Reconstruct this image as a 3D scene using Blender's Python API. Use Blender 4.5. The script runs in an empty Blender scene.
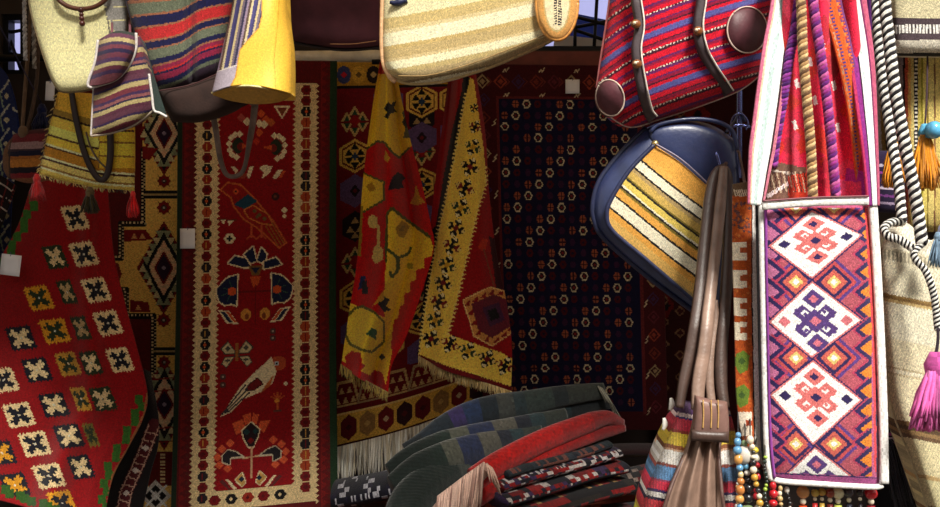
import bpy, math, random
import numpy as np
from mathutils import Vector

random.seed(7)
rng = np.random.default_rng(11)
scene = bpy.context.scene
col = scene.collection

# ------------------------------------------------------------------ camera, sky, sun, exposure
F, CX, CY, CZ = 940.0, 470.0, 253.5, 1.5
cam_d = bpy.data.cameras.new('camera')
cam_d.sensor_width = 36.0
cam_d.lens = 36.0
cam_d.clip_end = 200
cam = bpy.data.objects.new('camera', cam_d)
cam.location = (0, 0, CZ)
cam.rotation_euler = (math.radians(90), 0, 0)
col.objects.link(cam)
scene.camera = cam

world = bpy.data.worlds.new('sky')
scene.world = world
world.use_nodes = True
bg = world.node_tree.nodes['Background']
bg.inputs['Color'].default_value = (1.0, 0.95, 0.88, 1)
bg.inputs['Strength'].default_value = 0.88

sun_d = bpy.data.lights.new('sun', 'SUN')
sun_d.energy = 6.6
sun_d.angle = math.radians(14)
sun_d.color = (1.0, 0.95, 0.86)
sun = bpy.data.objects.new('sun', sun_d)
sun.rotation_euler = Vector((-0.32, 0.80, -0.96)).to_track_quat('-Z', 'Y').to_euler()
col.objects.link(sun)

scene.view_settings.view_transform = 'Standard'
scene.view_settings.look = 'None'
scene.view_settings.gamma = 1.0
scene.view_settings.use_curve_mapping = False
scene.view_settings.exposure = 0.0

# ------------------------------------------------------------------ helpers
def at(px, py, Y):
    return ((px - CX) / F * Y, Y, CZ - (py - CY) / F * Y)

def at_np(px, py, Y):
    return np.stack([(px - CX) / F * Y, Y + 0 * px, CZ - (py - CY) / F * Y], -1)

def s2l(c):
    c = np.asarray(c, float)
    return np.where(c <= 0.04045, c / 12.92, ((c + 0.055) / 1.055) ** 2.4)

def lin(c):
    r = s2l(np.array(c) / 255.0)
    return (float(r[0]), float(r[1]), float(r[2]), 1.0)

ORG = {}
def tag(o, label=None, cat=None, group=None, kind=None):
    if label: o['label'] = label
    if cat: o['category'] = cat
    if group: o['group'] = group
    if kind: o['kind'] = kind
    return o

def thing(name, label, cat, org, group=None):
    o = bpy.data.objects.new(name, None)
    o.empty_display_size = 0.05
    o.location = org
    col.objects.link(o)
    ORG[o.name] = np.array(org, float)
    return tag(o, label, cat, group)

def mk(name, V, Q, mat, parent=None, fcol=None, uv=None, smooth=True, kind=None):
    """V (n,3) world points, Q list of (m,3)/(m,4) index arrays, fcol (faces,3) sRGB 0..1"""
    V = np.asarray(V, float)
    if parent is not None:
        org = ORG[parent.name]
    else:
        org = np.array([(V[:, 0].min() + V[:, 0].max()) / 2, (V[:, 1].min() + V[:, 1].max()) / 2, V[:, 2].min()])
    V = V - org
    me = bpy.data.meshes.new(name)
    Q = [np.asarray(q, np.int32) for q in Q if len(q)]
    loops = np.concatenate([q.ravel() for q in Q])
    sizes = np.concatenate([np.full(len(q), q.shape[1], np.int32) for q in Q])
    starts = np.concatenate([[0], np.cumsum(sizes)[:-1]]).astype(np.int32)
    me.vertices.add(len(V)); me.vertices.foreach_set('co', V.astype(np.float32).ravel())
    me.loops.add(len(loops)); me.loops.foreach_set('vertex_index', loops)
    me.polygons.add(len(sizes)); me.polygons.foreach_set('loop_start', starts)
    me.polygons.foreach_set('use_smooth', np.full(len(sizes), smooth))
    if uv is not None:
        l = me.uv_layers.new(name='UVMap')
        l.data.foreach_set('uv', np.asarray(uv, np.float32)[loops].ravel())
    if fcol is not None:
        a = me.attributes.new('Col', 'FLOAT_COLOR', 'FACE')
        c = np.ones((len(sizes), 4), np.float32); c[:, :3] = s2l(np.clip(fcol, 0, 1))
        a.data.foreach_set('color', c.ravel())
    me.update(); me.validate()
    if mat: me.materials.append(mat)
    o = bpy.data.objects.new(name, me)
    col.objects.link(o)
    if parent is not None:
        o.parent = parent; ORG[o.name] = org
    else:
        o.location = org; ORG[o.name] = org
    if kind: o['kind'] = kind
    return o

def copy_part(o, parent, loc=None):
    c = o.copy(); col.objects.link(c); c.parent = parent
    if loc is not None: c.location = loc
    ORG[c.name] = ORG.get(o.name, np.zeros(3))
    return c

# ---- materials (node based)
MATS = {}
def cloth_mat(name, weave=900.0, bump=0.35, rough=0.92, sheen=0.15):
    if name in MATS: return MATS[name]
    m = bpy.data.materials.new(name); m.use_nodes = True
    nt = m.node_tree; N = nt.nodes; L = nt.links
    b = N['Principled BSDF']; b.inputs['Roughness'].default_value = rough
    b.inputs['Sheen Weight'].default_value = sheen
    b.inputs['Specular IOR Level'].default_value = 0.15
    at_ = N.new('ShaderNodeAttribute'); at_.attribute_name = 'Col'
    tc = N.new('ShaderNodeTexCoord')
    no = N.new('ShaderNodeTexNoise'); no.inputs['Scale'].default_value = 260; no.inputs['Detail'].default_value = 3
    L.new(tc.outputs['Object'], no.inputs['Vector'])
    mr = N.new('ShaderNodeMapRange'); mr.inputs[1].default_value = 0.3; mr.inputs[2].default_value = 0.7
    mr.inputs[3].default_value = 0.86; mr.inputs[4].default_value = 1.10
    L.new(no.outputs['Fac'], mr.inputs[0])
    mx = N.new('ShaderNodeVectorMath'); mx.operation = 'SCALE'
    L.new(at_.outputs['Color'], mx.inputs[0]); L.new(mr.outputs[0], mx.inputs['Scale'])
    L.new(mx.outputs[0], b.inputs['Base Color'])
    wv = N.new('ShaderNodeTexWave'); wv.bands_direction = 'X'; wv.inputs['Scale'].default_value = weave / 6.28
    wv.inputs['Distortion'].default_value = 1.5
    L.new(tc.outputs['UV'], wv.inputs['Vector'])
    wh = N.new('ShaderNodeTexWave'); wh.bands_direction = 'Y'; wh.inputs['Scale'].default_value = weave / 6.28
    wh.inputs['Distortion'].default_value = 1.5
    L.new(tc.outputs['UV'], wh.inputs['Vector'])
    ad = N.new('ShaderNodeMath'); ad.operation = 'ADD'
    L.new(wv.outputs['Fac'], ad.inputs[0]); L.new(wh.outputs['Fac'], ad.inputs[1])
    ad2 = N.new('ShaderNodeMath'); ad2.operation = 'ADD'
    L.new(ad.outputs[0], ad2.inputs[0]); L.new(no.outputs['Fac'], ad2.inputs[1])
    bp = N.new('ShaderNodeBump'); bp.inputs['Strength'].default_value = bump; bp.inputs['Distance'].default_value = 0.002
    L.new(ad2.outputs[0], bp.inputs['Height']); L.new(bp.outputs['Normal'], b.inputs['Normal'])
    MATS[name] = m
    return m

def solid_mat(name, c, rough=0.5, scale=40, var=0.25, bump=0.2, metal=0.0, spec=0.4, bscale=None, coat=0.0):
    if name in MATS: return MATS[name]
    m = bpy.data.materials.new(name); m.use_nodes = True
    nt = m.node_tree; N = nt.nodes; L = nt.links
    b = N['Principled BSDF']; b.inputs['Roughness'].default_value = rough; b.inputs['Metallic'].default_value = metal
    b.inputs['Specular IOR Level'].default_value = spec; b.inputs['Coat Weight'].default_value = coat
    tc = N.new('ShaderNodeTexCoord')
    no = N.new('ShaderNodeTexNoise'); no.inputs['Scale'].default_value = scale; no.inputs['Detail'].default_value = 5
    L.new(tc.outputs['Object'], no.inputs['Vector'])
    mr = N.new('ShaderNodeMapRange'); mr.inputs[1].default_value = 0.3; mr.inputs[2].default_value = 0.7
    mr.inputs[3].default_value = 1 - var; mr.inputs[4].default_value = 1 + var * 0.6
    L.new(no.outputs['Fac'], mr.inputs[0])
    mx = N.new('ShaderNodeVectorMath'); mx.operation = 'SCALE'; mx.inputs[0].default_value = lin(c)[:3]
    L.new(mr.outputs[0], mx.inputs['Scale']); L.new(mx.outputs[0], b.inputs['Base Color'])
    n2 = N.new('ShaderNodeTexNoise'); n2.inputs['Scale'].default_value = bscale or scale * 6; n2.inputs['Detail'].default_value = 4
    L.new(tc.outputs['Object'], n2.inputs['Vector'])
    bp = N.new('ShaderNodeBump'); bp.inputs['Strength'].default_value = bump; bp.inputs['Distance'].default_value = 0.002
    L.new(n2.outputs['Fac'], bp.inputs['Height']); L.new(bp.outputs['Normal'], b.inputs['Normal'])
    MATS[name] = m
    return m

def attr_leather(name, rough=0.45, bump=0.25, coat=0.0):
    if name in MATS: return MATS[name]
    m = cloth_mat(name, weave=200, bump=bump, rough=rough, sheen=0.0)
    for n in [x for x in m.node_tree.nodes if x.type == 'TEX_WAVE']: m.node_tree.nodes.remove(n)
    m.node_tree.nodes['Principled BSDF'].inputs['Specular IOR Level'].default_value = 0.45
    return m

WOOL = cloth_mat('woven_wool', 1400, 0.45)
PILE = cloth_mat('knotted_pile', 1800, 0.5, 0.97, 0.1)
CANVAS = cloth_mat('woven_canvas', 1100, 0.5, 0.9, 0.1)
FLEECE = cloth_mat('blanket_wool', 500, 0.6, 0.97, 0.3)
SOFT = attr_leather('soft_leather')
THREAD = cloth_mat('thread', 2500, 0.3, 0.95, 0.2)
STRAPL = solid_mat('brown_strap_leather', (104, 84, 74), 0.42, 60, 0.3, 0.3)

# ---- canvas of woven knots, drawn in any plane coordinates
class Cv:
    def __init__(s, x0, y0, x1, y1, res=1.0, bg=(128, 128, 128)):
        s.x0, s.y0, s.x1, s.y1 = x0, y0, x1, y1
        s.W = max(2, int(round((x1 - x0) * res))); s.H = max(2, int(round((y1 - y0) * res)))
        s.sx = s.W / (x1 - x0); s.sy = s.H / (y1 - y0)
        s.a = np.zeros((s.H, s.W, 3)); s.a[:] = np.array(bg) / 255.0
        xs = x0 + (np.arange(s.W) + .5) / s.sx; ys = y0 + (np.arange(s.H) + .5) / s.sy
        s.X, s.Y = np.meshgrid(xs, ys)
    def _sub(s, x0, y0, x1, y1):
        i0 = max(0, int((x0 - s.x0) * s.sx) - 1); i1 = min(s.W, int((x1 - s.x0) * s.sx) + 2)
        j0 = max(0, int((y0 - s.y0) * s.sy) - 1); j1 = min(s.H, int((y1 - s.y0) * s.sy) + 2)
        return slice(j0, max(j0, j1)), slice(i0, max(i0, i1))
    def put(s, mask, c):
        s.a[mask] = np.array(c) / 255.0
    def poly(s, pts, c):
        p = np.array(pts, float)
        sl = s._sub(p[:, 0].min(), p[:, 1].min(), p[:, 0].max(), p[:, 1].max())
        X, Y = s.X[sl], s.Y[sl]
        if X.size == 0: return
        ins = np.zeros(X.shape, bool)
        for (ax, ay), (bx, by) in zip(p, np.roll(p, -1, 0)):
            if ay == by: continue
            cr = ((ay > Y) != (by > Y)) & (X < (bx - ax) * (Y - ay) / (by - ay) + ax)
            ins ^= cr
        s.a[sl][ins] = np.array(c) / 255.0
    def rect(s, x0, y0, x1, y1, c):
        s.poly([(x0, y0), (x1, y0), (x1, y1), (x0, y1)], c)
    def line(s, pts, w, c, close=False):
        pts = list(pts) + ([pts[0]] if close else [])
        for (ax, ay), (bx, by) in zip(pts[:-1], pts[1:]):
            sl = s._sub(min(ax, bx) - w, min(ay, by) - w, max(ax, bx) + w, max(ay, by) + w)
            X, Y = s.X[sl], s.Y[sl]
            if X.size == 0: continue
            dx, dy = bx - ax, by - ay; l2 = dx * dx + dy * dy + 1e-9
            t = np.clip(((X - ax) * dx + (Y - ay) * dy) / l2, 0, 1)
            d = np.hypot(X - ax - t * dx, Y - ay - t * dy)
            s.a[sl][d <= w / 2] = np.array(c) / 255.0
    def ell(s, cx, cy, rx, ry, c):
        sl = s._sub(cx - rx, cy - ry, cx + rx, cy + ry); X, Y = s.X[sl], s.Y[sl]
        if X.size: s.a[sl][((X - cx) / rx) ** 2 + ((Y - cy) / ry) ** 2 <= 1] = np.array(c) / 255.0
    def dia(s, cx, cy, rx, ry, c):
        s.poly([(cx, cy - ry), (cx + rx, cy), (cx, cy + ry), (cx - rx, cy)], c)
    def hexa(s, cx, cy, rx, ry, c, k=.5):
        s.poly([(cx - rx * k, cy - ry), (cx + rx * k, cy - ry), (cx + rx, cy), (cx + rx * k, cy + ry), (cx - rx * k, cy + ry), (cx - rx, cy)], c)
    def hexv(s, cx, cy, rx, ry, c, k=.5):
        s.poly([(cx, cy - ry), (cx + rx, cy - ry * k), (cx + rx, cy + ry * k), (cx, cy + ry), (cx - rx, cy + ry * k), (cx - rx, cy - ry * k)], c)
    def stripes(s, t, lst):
        """t array like X; lst of (t_end, colour) ascending"""
        prev = -1e9
        for te, c in lst:
            m = (t >= prev) & (t < te); s.a[m] = np.array(c) / 255.0; prev = te
    def sample(s, x, y):
        i = np.clip(((x - s.x0) * s.sx).astype(int), 0, s.W - 1); j = np.clip(((y - s.y0) * s.sy).astype(int), 0, s.H - 1)
        return s.a[j, i]

def flat(c):
    return Cv(0, 0, 1, 1, 2, c)

def curve(pts, n, smooth=True):
    p = np.array(pts, float)
    if len(p) == 2 or not smooth:
        q = p
    else:
        e = np.vstack([2 * p[0] - p[1], p, 2 * p[-1] - p[-2]]); out = []
        for i in range(1, len(e) - 2):
            t = np.linspace(0, 1, 24, endpoint=False)[:, None]
            a, b, c, d = e[i - 1], e[i], e[i + 1], e[i + 2]
            out.append(.5 * (2 * b + (c - a) * t + (2 * a - 5 * b + 4 * c - d) * t ** 2 + (3 * b - a - 3 * c + d) * t ** 3))
        q = np.vstack(out + [p[-1:]])
    dl = np.hypot(np.diff(q[:, 0]), np.diff(q[:, 1])) if q.shape[1] >= 2 else None
    s = np.concatenate([[0], np.cumsum(dl + 1e-9)]); s /= s[-1]
    t = np.linspace(0, 1, n)
    return np.stack([np.interp(t, s, q[:, k]) for k in range(q.shape[1])], -1)

def jitter(c, amt, rows=None):
    n = len(c)
    return c * (1 + rng.normal(0, amt, n))[:, None]

def sheet(name, mat, parent, top=None, bot=None, left=None, right=None, Y=4.0, cv=None, nu=40, nv=40,
          df=None, db=None, th=0.005, mode='px', jit=0.07, kind=None, smooth_edges=True):
    """cloth surface spanned between four edge curves (given as photo points at depth Y)"""
    if left is None: left = [top[0], bot[0]]
    if right is None: right = [top[-1], bot[-1]]
    if top is None: top = [left[0], right[0]]
    if bot is None: bot = [left[-1], right[-1]]
    T = curve(top, nu + 1, smooth_edges); B = curve(bot, nu + 1, smooth_edges)
    L = curve(left, nv + 1, smooth_edges); R = curve(right, nv + 1, smooth_edges)
    u = np.linspace(0, 1, nu + 1)[None, :]; v = np.linspace(0, 1, nv + 1)[:, None]
    def coons(k):
        return ((1 - v) * T[None, :, k] + v * B[None, :, k] + (1 - u) * L[:, None, k] + u * R[:, None, k]
                - ((1 - u) * (1 - v) * T[0, k] + u * (1 - v) * T[-1, k] + (1 - u) * v * B[0, k] + u * v * B[-1, k]))
    PX, PY = coons(0), coons(1)
    U, Vv = np.broadcast_to(u, PX.shape), np.broadcast_to(v, PX.shape)
    if np.isscalar(Y): Yb = np.full(PX.shape, float(Y))
    else: Yb = (1 - U) * (1 - Vv) * Y[0] + U * (1 - Vv) * Y[1] + (1 - U) * Vv * Y[2] + U * Vv * Y[3]
    dF = df(U, Vv) if df else 0 * PX
    dB = db(U, Vv) + th if db else dF + th
    A = at_np(PX, PY, Yb + dF).reshape(-1, 3)
    off = at_np(PX, PY, Yb + dF)
    Bk = off.copy(); Bk[..., 1] += (dB - dF)          # thickness goes straight back
    Bk = Bk.reshape(-1, 3)
    V = np.vstack([A, Bk]); n1 = len(A); w = nu + 1
    idx = np.arange(n1).reshape(nv + 1, nu + 1)
    q = np.stack([idx[:-1, :-1], idx[1:, :-1], idx[1:, 1:], idx[:-1, 1:]], -1).reshape(-1, 4)
    # back side: coarser where possible
    k = 4 if (nu % 4 == 0 and nv % 4 == 0 and nu >= 16) else 1
    ib = idx[::k, ::k] + n1
    qb = np.stack([ib[:-1, :-1], ib[:-1, 1:], ib[1:, 1:], ib[1:, :-1]], -1).reshape(-1, 4)
    def rim(e):
        e = np.asarray(e); return np.stack([e[:-1], e[1:], e[1:] + n1, e[:-1] + n1], -1)
    rims = np.vstack([rim(idx[0]), rim(idx[-1][::-1]), rim(idx[:, 0][::-1]), rim(idx[:, -1])])
    um = (U[:-1, :-1] + U[1:, 1:]) / 2; vm = (Vv[:-1, :-1] + Vv[1:, 1:]) / 2
    xm = (PX[:-1, :-1] + PX[1:, 1:] + PX[1:, :-1] + PX[:-1, 1:]) / 4; ym = (PY[:-1, :-1] + PY[1:, 1:] + PY[1:, :-1] + PY[:-1, 1:]) / 4
    if cv is not None:
        if mode == 'px': fc = cv.sample(xm, ym)
        else: fc = cv.sample(cv.x0 + um * (cv.x1 - cv.x0), cv.y0 + vm * (cv.y1 - cv.y0))
        fc = fc.reshape(nv, nu, 3)
        fb = fc[::k, ::k][:ib.shape[0] - 1, :ib.shape[1] - 1].reshape(-1, 3)
        fr = np.vstack([fc[0], fc[-1][::-1], fc[:, 0][::-1], fc[:, -1]])
        fcol = jitter(np.vstack([fc.reshape(-1, 3), fb, fr]), jit)
    else: fcol = None
    s = np.mean(Yb) / F
    wid = np.hypot(*(R[nv // 2] - L[nv // 2])) * s; hei = np.hypot(*(B[nu // 2] - T[nu // 2])) * s
    uv = np.stack([U * wid, Vv * hei], -1).reshape(-1, 2); uv = np.vstack([uv, uv])
    return mk(name, V, [q, qb, rims], mat, parent, fcol, uv, True, kind)

def bulge(b, p=4, q=0.5):
    def f(u, v):
        return -b * np.clip((1 - np.abs(2 * u - 1) ** p) * (1 - np.abs(2 * v - 1) ** p), 0, 1) ** q
    return f
def neg(f, k=1.0):
    return lambda u, v: -k * f(u, v)

def offset_path(pts, w, n):
    """pts (x,y[,Y]); widths scalar/list -> left and right edge px curves + Y"""
    p = np.array([tuple(q) for q in pts], float)
    C = curve(p[:, :2], n)
    d = np.gradient(C, axis=0); d /= np.linalg.norm(d, axis=1)[:, None] + 1e-9
    nrm = np.stack([-d[:, 1], d[:, 0]], -1)
    if np.isscalar(w): W = np.full(n, float(w))
    else: W = np.interp(np.linspace(0, 1, n), np.linspace(0, 1, len(w)), w)
    return C + nrm * W[:, None] / 2, C - nrm * W[:, None] / 2, C

def strap(name, mat, parent, pts, w, Y, cv=None, nu=6, nv=40, th=0.004, dome=0.002, jit=0.06, wave=None, kind=None):
    A, B, C = offset_path(pts, w, nv + 1)
    if np.isscalar(Y): Yv = np.full(nv + 1, float(Y))
    else: Yv = np.interp(np.linspace(0, 1, nv + 1), np.linspace(0, 1, len(Y)), Y)
    u = np.linspace(0, 1, nu + 1)[None, :]
    # travelling downwards the offset side -n.. is photo-left for A when going down? keep as is
    PX = B[:, None, 0] * (1 - u) + A[:, None, 0] * u; PY = B[:, None, 1] * (1 - u) + A[:, None, 1] * u
    U = np.broadcast_to(u, PX.shape); V_ = np.broadcast_to(np.linspace(0, 1, nv + 1)[:, None], PX.shape)
    D = -dome * (1 - (2 * U - 1) ** 2)
    if wave: D = D + wave(U, V_)
    P = at_np(PX, PY, Yv[:, None] + D); Pb = P.copy(); Pb[..., 1] += th - D * 0.5
    n1 = P.shape[0] * P.shape[1]; idx = np.arange(n1).reshape(nv + 1, nu + 1)
    q = np.stack([idx[:-1, :-1], idx[1:, :-1], idx[1:, 1:], idx[:-1, 1:]], -1).reshape(-1, 4)
    ib = idx + n1; qb = np.stack([ib[:-1, :-1], ib[:-1, 1:], ib[1:, 1:], ib[1:, :-1]], -1).reshape(-1, 4)
    def rim(e): return np.stack([e[:-1], e[1:], e[1:] + n1, e[:-1] + n1], -1)
    rims = np.vstack([rim(idx[0]), rim(idx[-1][::-1]), rim(idx[:, 0][::-1]), rim(idx[:, -1])])
    fcol = None
    if cv is not None:
        um = (U[:-1, :-1] + U[1:, 1:]) / 2; vm = (V_[:-1, :-1] + V_[1:, 1:]) / 2
        fc = cv.sample(cv.x0 + um * (cv.x1 - cv.x0), cv.y0 + vm * (cv.y1 - cv.y0))
        fr = np.vstack([fc[0], fc[-1][::-1], fc[:, 0][::-1], fc[:, -1]])
        fcol = jitter(np.vstack([fc.reshape(-1, 3), fc.reshape(-1, 3), fr]), jit)
    ln = np.sum(np.hypot(*np.diff(C, axis=0).T)) * Yv.mean() / F
    uv = np.stack([U * (np.mean(w) * Yv.mean() / F), V_ * ln], -1).reshape(-1, 2)
    return mk(name, np.vstack([P.reshape(-1, 3), Pb.reshape(-1, 3)]), [q, qb, rims], mat, parent, fcol, np.vstack([uv, uv]), True, kind)

def frames(P):
    T = np.gradient(P, axis=0); T /= np.linalg.norm(T, axis=1)[:, None] + 1e-12
    ref = np.array([0, 1, 0.0])
    N1 = np.cross(T, ref); bad = np.linalg.norm(N1, axis=1) < 1e-3
    N1[bad] = np.cross(T[bad], np.array([1, 0, 0.0]))
    N1 /= np.linalg.norm(N1, axis=1)[:, None]
    return T, N1, np.cross(T, N1)

def tube_geo(P, r, ns=8, prof=None):
    P = np.asarray(P, float); n = len(P)
    r = np.full(n, float(r)) if np.isscalar(r) else np.interp(np.linspace(0, 1, n), np.linspace(0, 1, len(r)), r)
    T, A, B = frames(P)
    ang = np.linspace(0, 2 * np.pi, ns, endpoint=False)
    ca, sa = np.cos(ang), np.sin(ang)
    if prof is not None: ca, sa = ca * prof[0], sa * prof[1]
    V = (P[:, None] + r[:, None, None] * (ca[None, :, None] * A[:, None] + sa[None, :, None] * B[:, None])).reshape(-1, 3)
    i = np.arange(n * ns).reshape(n, ns); j = np.roll(i, -1, 1)
    q = np.stack([i[:-1], j[:-1], j[1:], i[1:]], -1).reshape(-1, 4)
    V = np.vstack([V, P[0], P[-1]]); c0 = n * ns
    t0 = np.stack([np.full(ns, c0), j[0], i[0]], -1); t1 = np.stack([np.full(ns, c0 + 1), i[-1], j[-1]], -1)
    return V, q, np.vstack([t0, t1])

def join_geo(gs):
    V, Q, T = [], [], []; o = 0
    for v, q, t in gs:
        V.append(v); Q.append(q + o); T.append(t + o); o += len(v)
    return np.vstack(V), np.vstack(Q), np.vstack(T)

def tube(name, P, r, mat, parent=None, ns=8, c=None, prof=None, jit=.06, kind=None, cfun=None):
    V, q, t = tube_geo(P, r, ns, prof)
    fc = None
    if cfun is not None:
        m = len(P) - 1; s = np.repeat((np.arange(m) + .5) / m, ns); a = np.tile(np.arange(ns) / ns, m)
        fq = cfun(s, a); fc = np.vstack([fq, np.tile(fq[:1], (ns, 1)), np.tile(fq[-1:], (ns, 1))]); fc = jitter(fc, jit)
    elif c is not None:
        fc = jitter(np.tile(np.array(c) / 255.0, (len(q) + len(t), 1)), jit)
    uv = V[:, [0, 2]]
    return mk(name, V, [q, t], mat, parent, fc, uv, True, kind)

def path3(pts, Y, n=40):
    """photo points + depth(s) -> 3-D polyline"""
    C = curve(pts, n)
    Yv = np.full(n, float(Y)) if np.isscalar(Y) else np.interp(np.linspace(0, 1, n), np.linspace(0, 1, len(Y)), Y)
    return at_np(C[:, 0], C[:, 1], Yv)

def rope(parent, P, r, cols_, turns, mat=None, nm='strand', phase=0.0, rs=0.62):
    """twisted rope: one strand mesh per colour"""
    P = np.asarray(P); n = len(P); T, A, B = frames(P); k = len(cols_)
    for i, c in enumerate(cols_):
        a = phase + 2 * np.pi * (i / k + turns * np.linspace(0, 1, n))
        Q = P + r * (1 - rs * .75) * (np.cos(a)[:, None] * A + np.sin(a)[:, None] * B)
        tube(nm, Q, r * rs, mat or THREAD, parent, 7, c)

def strands_geo(starts, ends, r, sag=0.006, n=5, ns=4, wob=0.004):
    gs = []
    for a, b in zip(starts, ends):
        t = np.linspace(0, 1, n)[:, None]; a = np.array(a); b = np.array(b)
        P = a * (1 - t) + b * t
        P[1:, 0] += np.cumsum(rng.normal(0, wob / n, n - 1)); P[1:, 1] += np.cumsum(rng.normal(0, wob / n, n - 1)) - sag * np.sin(np.pi * t[1:, 0] * .5)
        gs.append(tube_geo(P, [r, r, r * .45], ns))
    return gs

def fringe(name, parent, edge, drop, Y, n, r, c, c2=None, slant=0.0, wob=.006, sag=.01):
    """hanging fringe threads along a photo edge curve"""
    E = curve(edge, n); gs = []; cs = []
    Yv = np.full(n, float(Y)) if np.isscalar(Y) else np.interp(np.linspace(0, 1, n), np.linspace(0, 1, len(Y)), Y)
    st, en = [], []
    for i in range(n):
        d = drop * random.uniform(.8, 1.15)
        st.append(at(E[i, 0], E[i, 1], Yv[i])); en.append(at(E[i, 0] + slant * d + random.gauss(0, 1.3), E[i, 1] + d, Yv[i] + random.uniform(-.01, .004)))
    gs = strands_geo(st, en, r, sag, wob=wob)
    V, q, t = join_geo(gs)
    nq, ntr = len(gs[0][1]), len(gs[0][2])
    cc = np.array([np.array(c if (c2 is None or random.random() < .6) else c2) / 255. * random.uniform(.8, 1.1) for _ in range(n)])
    fc = np.vstack([np.repeat(cc, nq, 0), np.repeat(cc, ntr, 0)])
    return mk(name, V, [q, t], THREAD, parent, fc, V[:, [0, 2]], True, 'stuff')

def tassel(parent, top, length, Y, rad, c, n=60, cord=None, head_c=None):
    """head + skirt of threads; top in photo px, rad px"""
    s = Y / F; x, y = top
    hr = rad * .45
    P = path3([(x, y), (x, y + hr * .8), (x, y + hr * 2.2)], Y, 7)
    tube('tassel_head', P, [hr * s * .5, hr * s * 1.0, hr * s * .8], THREAD, parent, 10, head_c or c)
    st, en = [], []
    for i in range(n):
        a = random.uniform(0, 2 * np.pi); k = math.sqrt(random.random())
        p0 = at(x + hr * .6 * k * math.cos(a), y + hr * 1.6, Y + hr * .6 * k * math.sin(a) * s)
        d = length * random.uniform(.8, 1.05)
        p1 = at(x + rad * k * math.cos(a), y + d, Y + rad * .7 * k * math.sin(a) * s)
        st.append(p0); en.append(p1)
    gs = strands_geo(st, en, 0.9 * s * max(1., rad / 9), 0.0, wob=.006)
    V, q, t = join_geo(gs); nq, ntr = len(gs[0][1]), len(gs[0][2])
    cc = np.array([np.array(c) / 255. * random.uniform(.7, 1.12) for _ in range(n)])
    mk('tassel_skirt', V, [q, t], THREAD, parent, np.vstack([np.repeat(cc, nq, 0), np.repeat(cc, ntr, 0)]), V[:, [0, 2]], True, 'stuff')

def box_geo(x0, y0, z0, x1, y1, z1):
    V = np.array([(x, y, z) for z in (z0, z1) for y in (y0, y1) for x in (x0, x1)], float)
    Q = np.array([(0, 2, 3, 1), (4, 5, 7, 6), (0, 1, 5, 4), (2, 6, 7, 3), (0, 4, 6, 2), (1, 3, 7, 5)])
    return V, Q, np.zeros((0, 3), int)

def boxes(name, bl, mat, parent=None, kind=None):
    V, Q, T = join_geo([box_geo(*b) for b in bl])
    return mk(name, V, [Q], mat, parent, None, None, False, kind)

def ball_geo(c, r, nu=10, nv=7, sq=(1, 1, 1)):
    th = np.linspace(0, np.pi, nv); V = []
    P = np.array([[0, 0, math.cos(t)] for t in th])
    ph = np.linspace(0, 2 * np.pi, nu, endpoint=False)
    V = np.array([[math.sin(t) * math.cos(p) * sq[0], math.sin(t) * math.sin(p) * sq[1], math.cos(t) * sq[2]] for t in th for p in ph]) * r + np.array(c)
    i = np.arange(nv * nu).reshape(nv, nu); j = np.roll(i, -1, 1)
    q = np.stack([i[:-1], i[1:], j[1:], j[:-1]], -1).reshape(-1, 4)
    return V, q, np.zeros((0, 3), int)

# palette (sRGB)
RED = (144, 9, 17); DRED = (118, 14, 18); CREAM = (226, 198, 146); NAVY = (20, 24, 52); GOLD = (216, 152, 36)
BLACK = (20, 15, 17); GREEN = (32, 72, 44); ORANGE = (208, 84, 34); PURPLE = (84, 58, 104); WHITE = (238, 236, 232)
OLIVE = (120, 104, 40); BROWN = (92, 48, 26); TEAL = (28, 70, 84); PINK = (214, 120, 130)

# ------------------------------------------------------------------ the stall itself
PLASTER = solid_mat('dark_plaster', (58, 50, 48), 0.95, 4, 0.3, 0.4)
STONE = solid_mat('street_stone', (84, 78, 72), 0.9, 6, 0.35, 0.5)
TARP = solid_mat('added_awning_canvas', (196, 176, 140), 0.9, 8, 0.2, 0.3)
_nt = TARP.node_tree; _tr = _nt.nodes.new('ShaderNodeBsdfTranslucent'); _tr.inputs['Color'].default_value = (0.62, 0.50, 0.34, 1)
_mx = _nt.nodes.new('ShaderNodeMixShader'); _mx.inputs['Fac'].default_value = 0.5  # canvas made translucent to brighten the tops of the rugs
_nt.links.new(_nt.nodes['Principled BSDF'].outputs[0], _mx.inputs[1]); _nt.links.new(_tr.outputs[0], _mx.inputs[2])
_nt.links.new(_mx.outputs[0], _nt.nodes['Material Output'].inputs['Surface'])
WOODR = solid_mat('red_brown_wood', (112, 48, 36), 0.55, 14, 0.35, 0.3)
PIPE = solid_mat('pale_pipe', (238, 232, 216), 0.4, 18, 0.25, 0.2)
STEEL = solid_mat('blackened_steel', (24, 24, 28), 0.4, 30, 0.2, 0.2, metal=0.6)
CHROME = solid_mat('blue_steel', (120, 130, 190), 0.25, 30, 0.2, 0.1, metal=0.9)
PAPER = solid_mat('tag_paper', (240, 240, 246), 0.8, 30, 0.05, 0.1)

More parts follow.
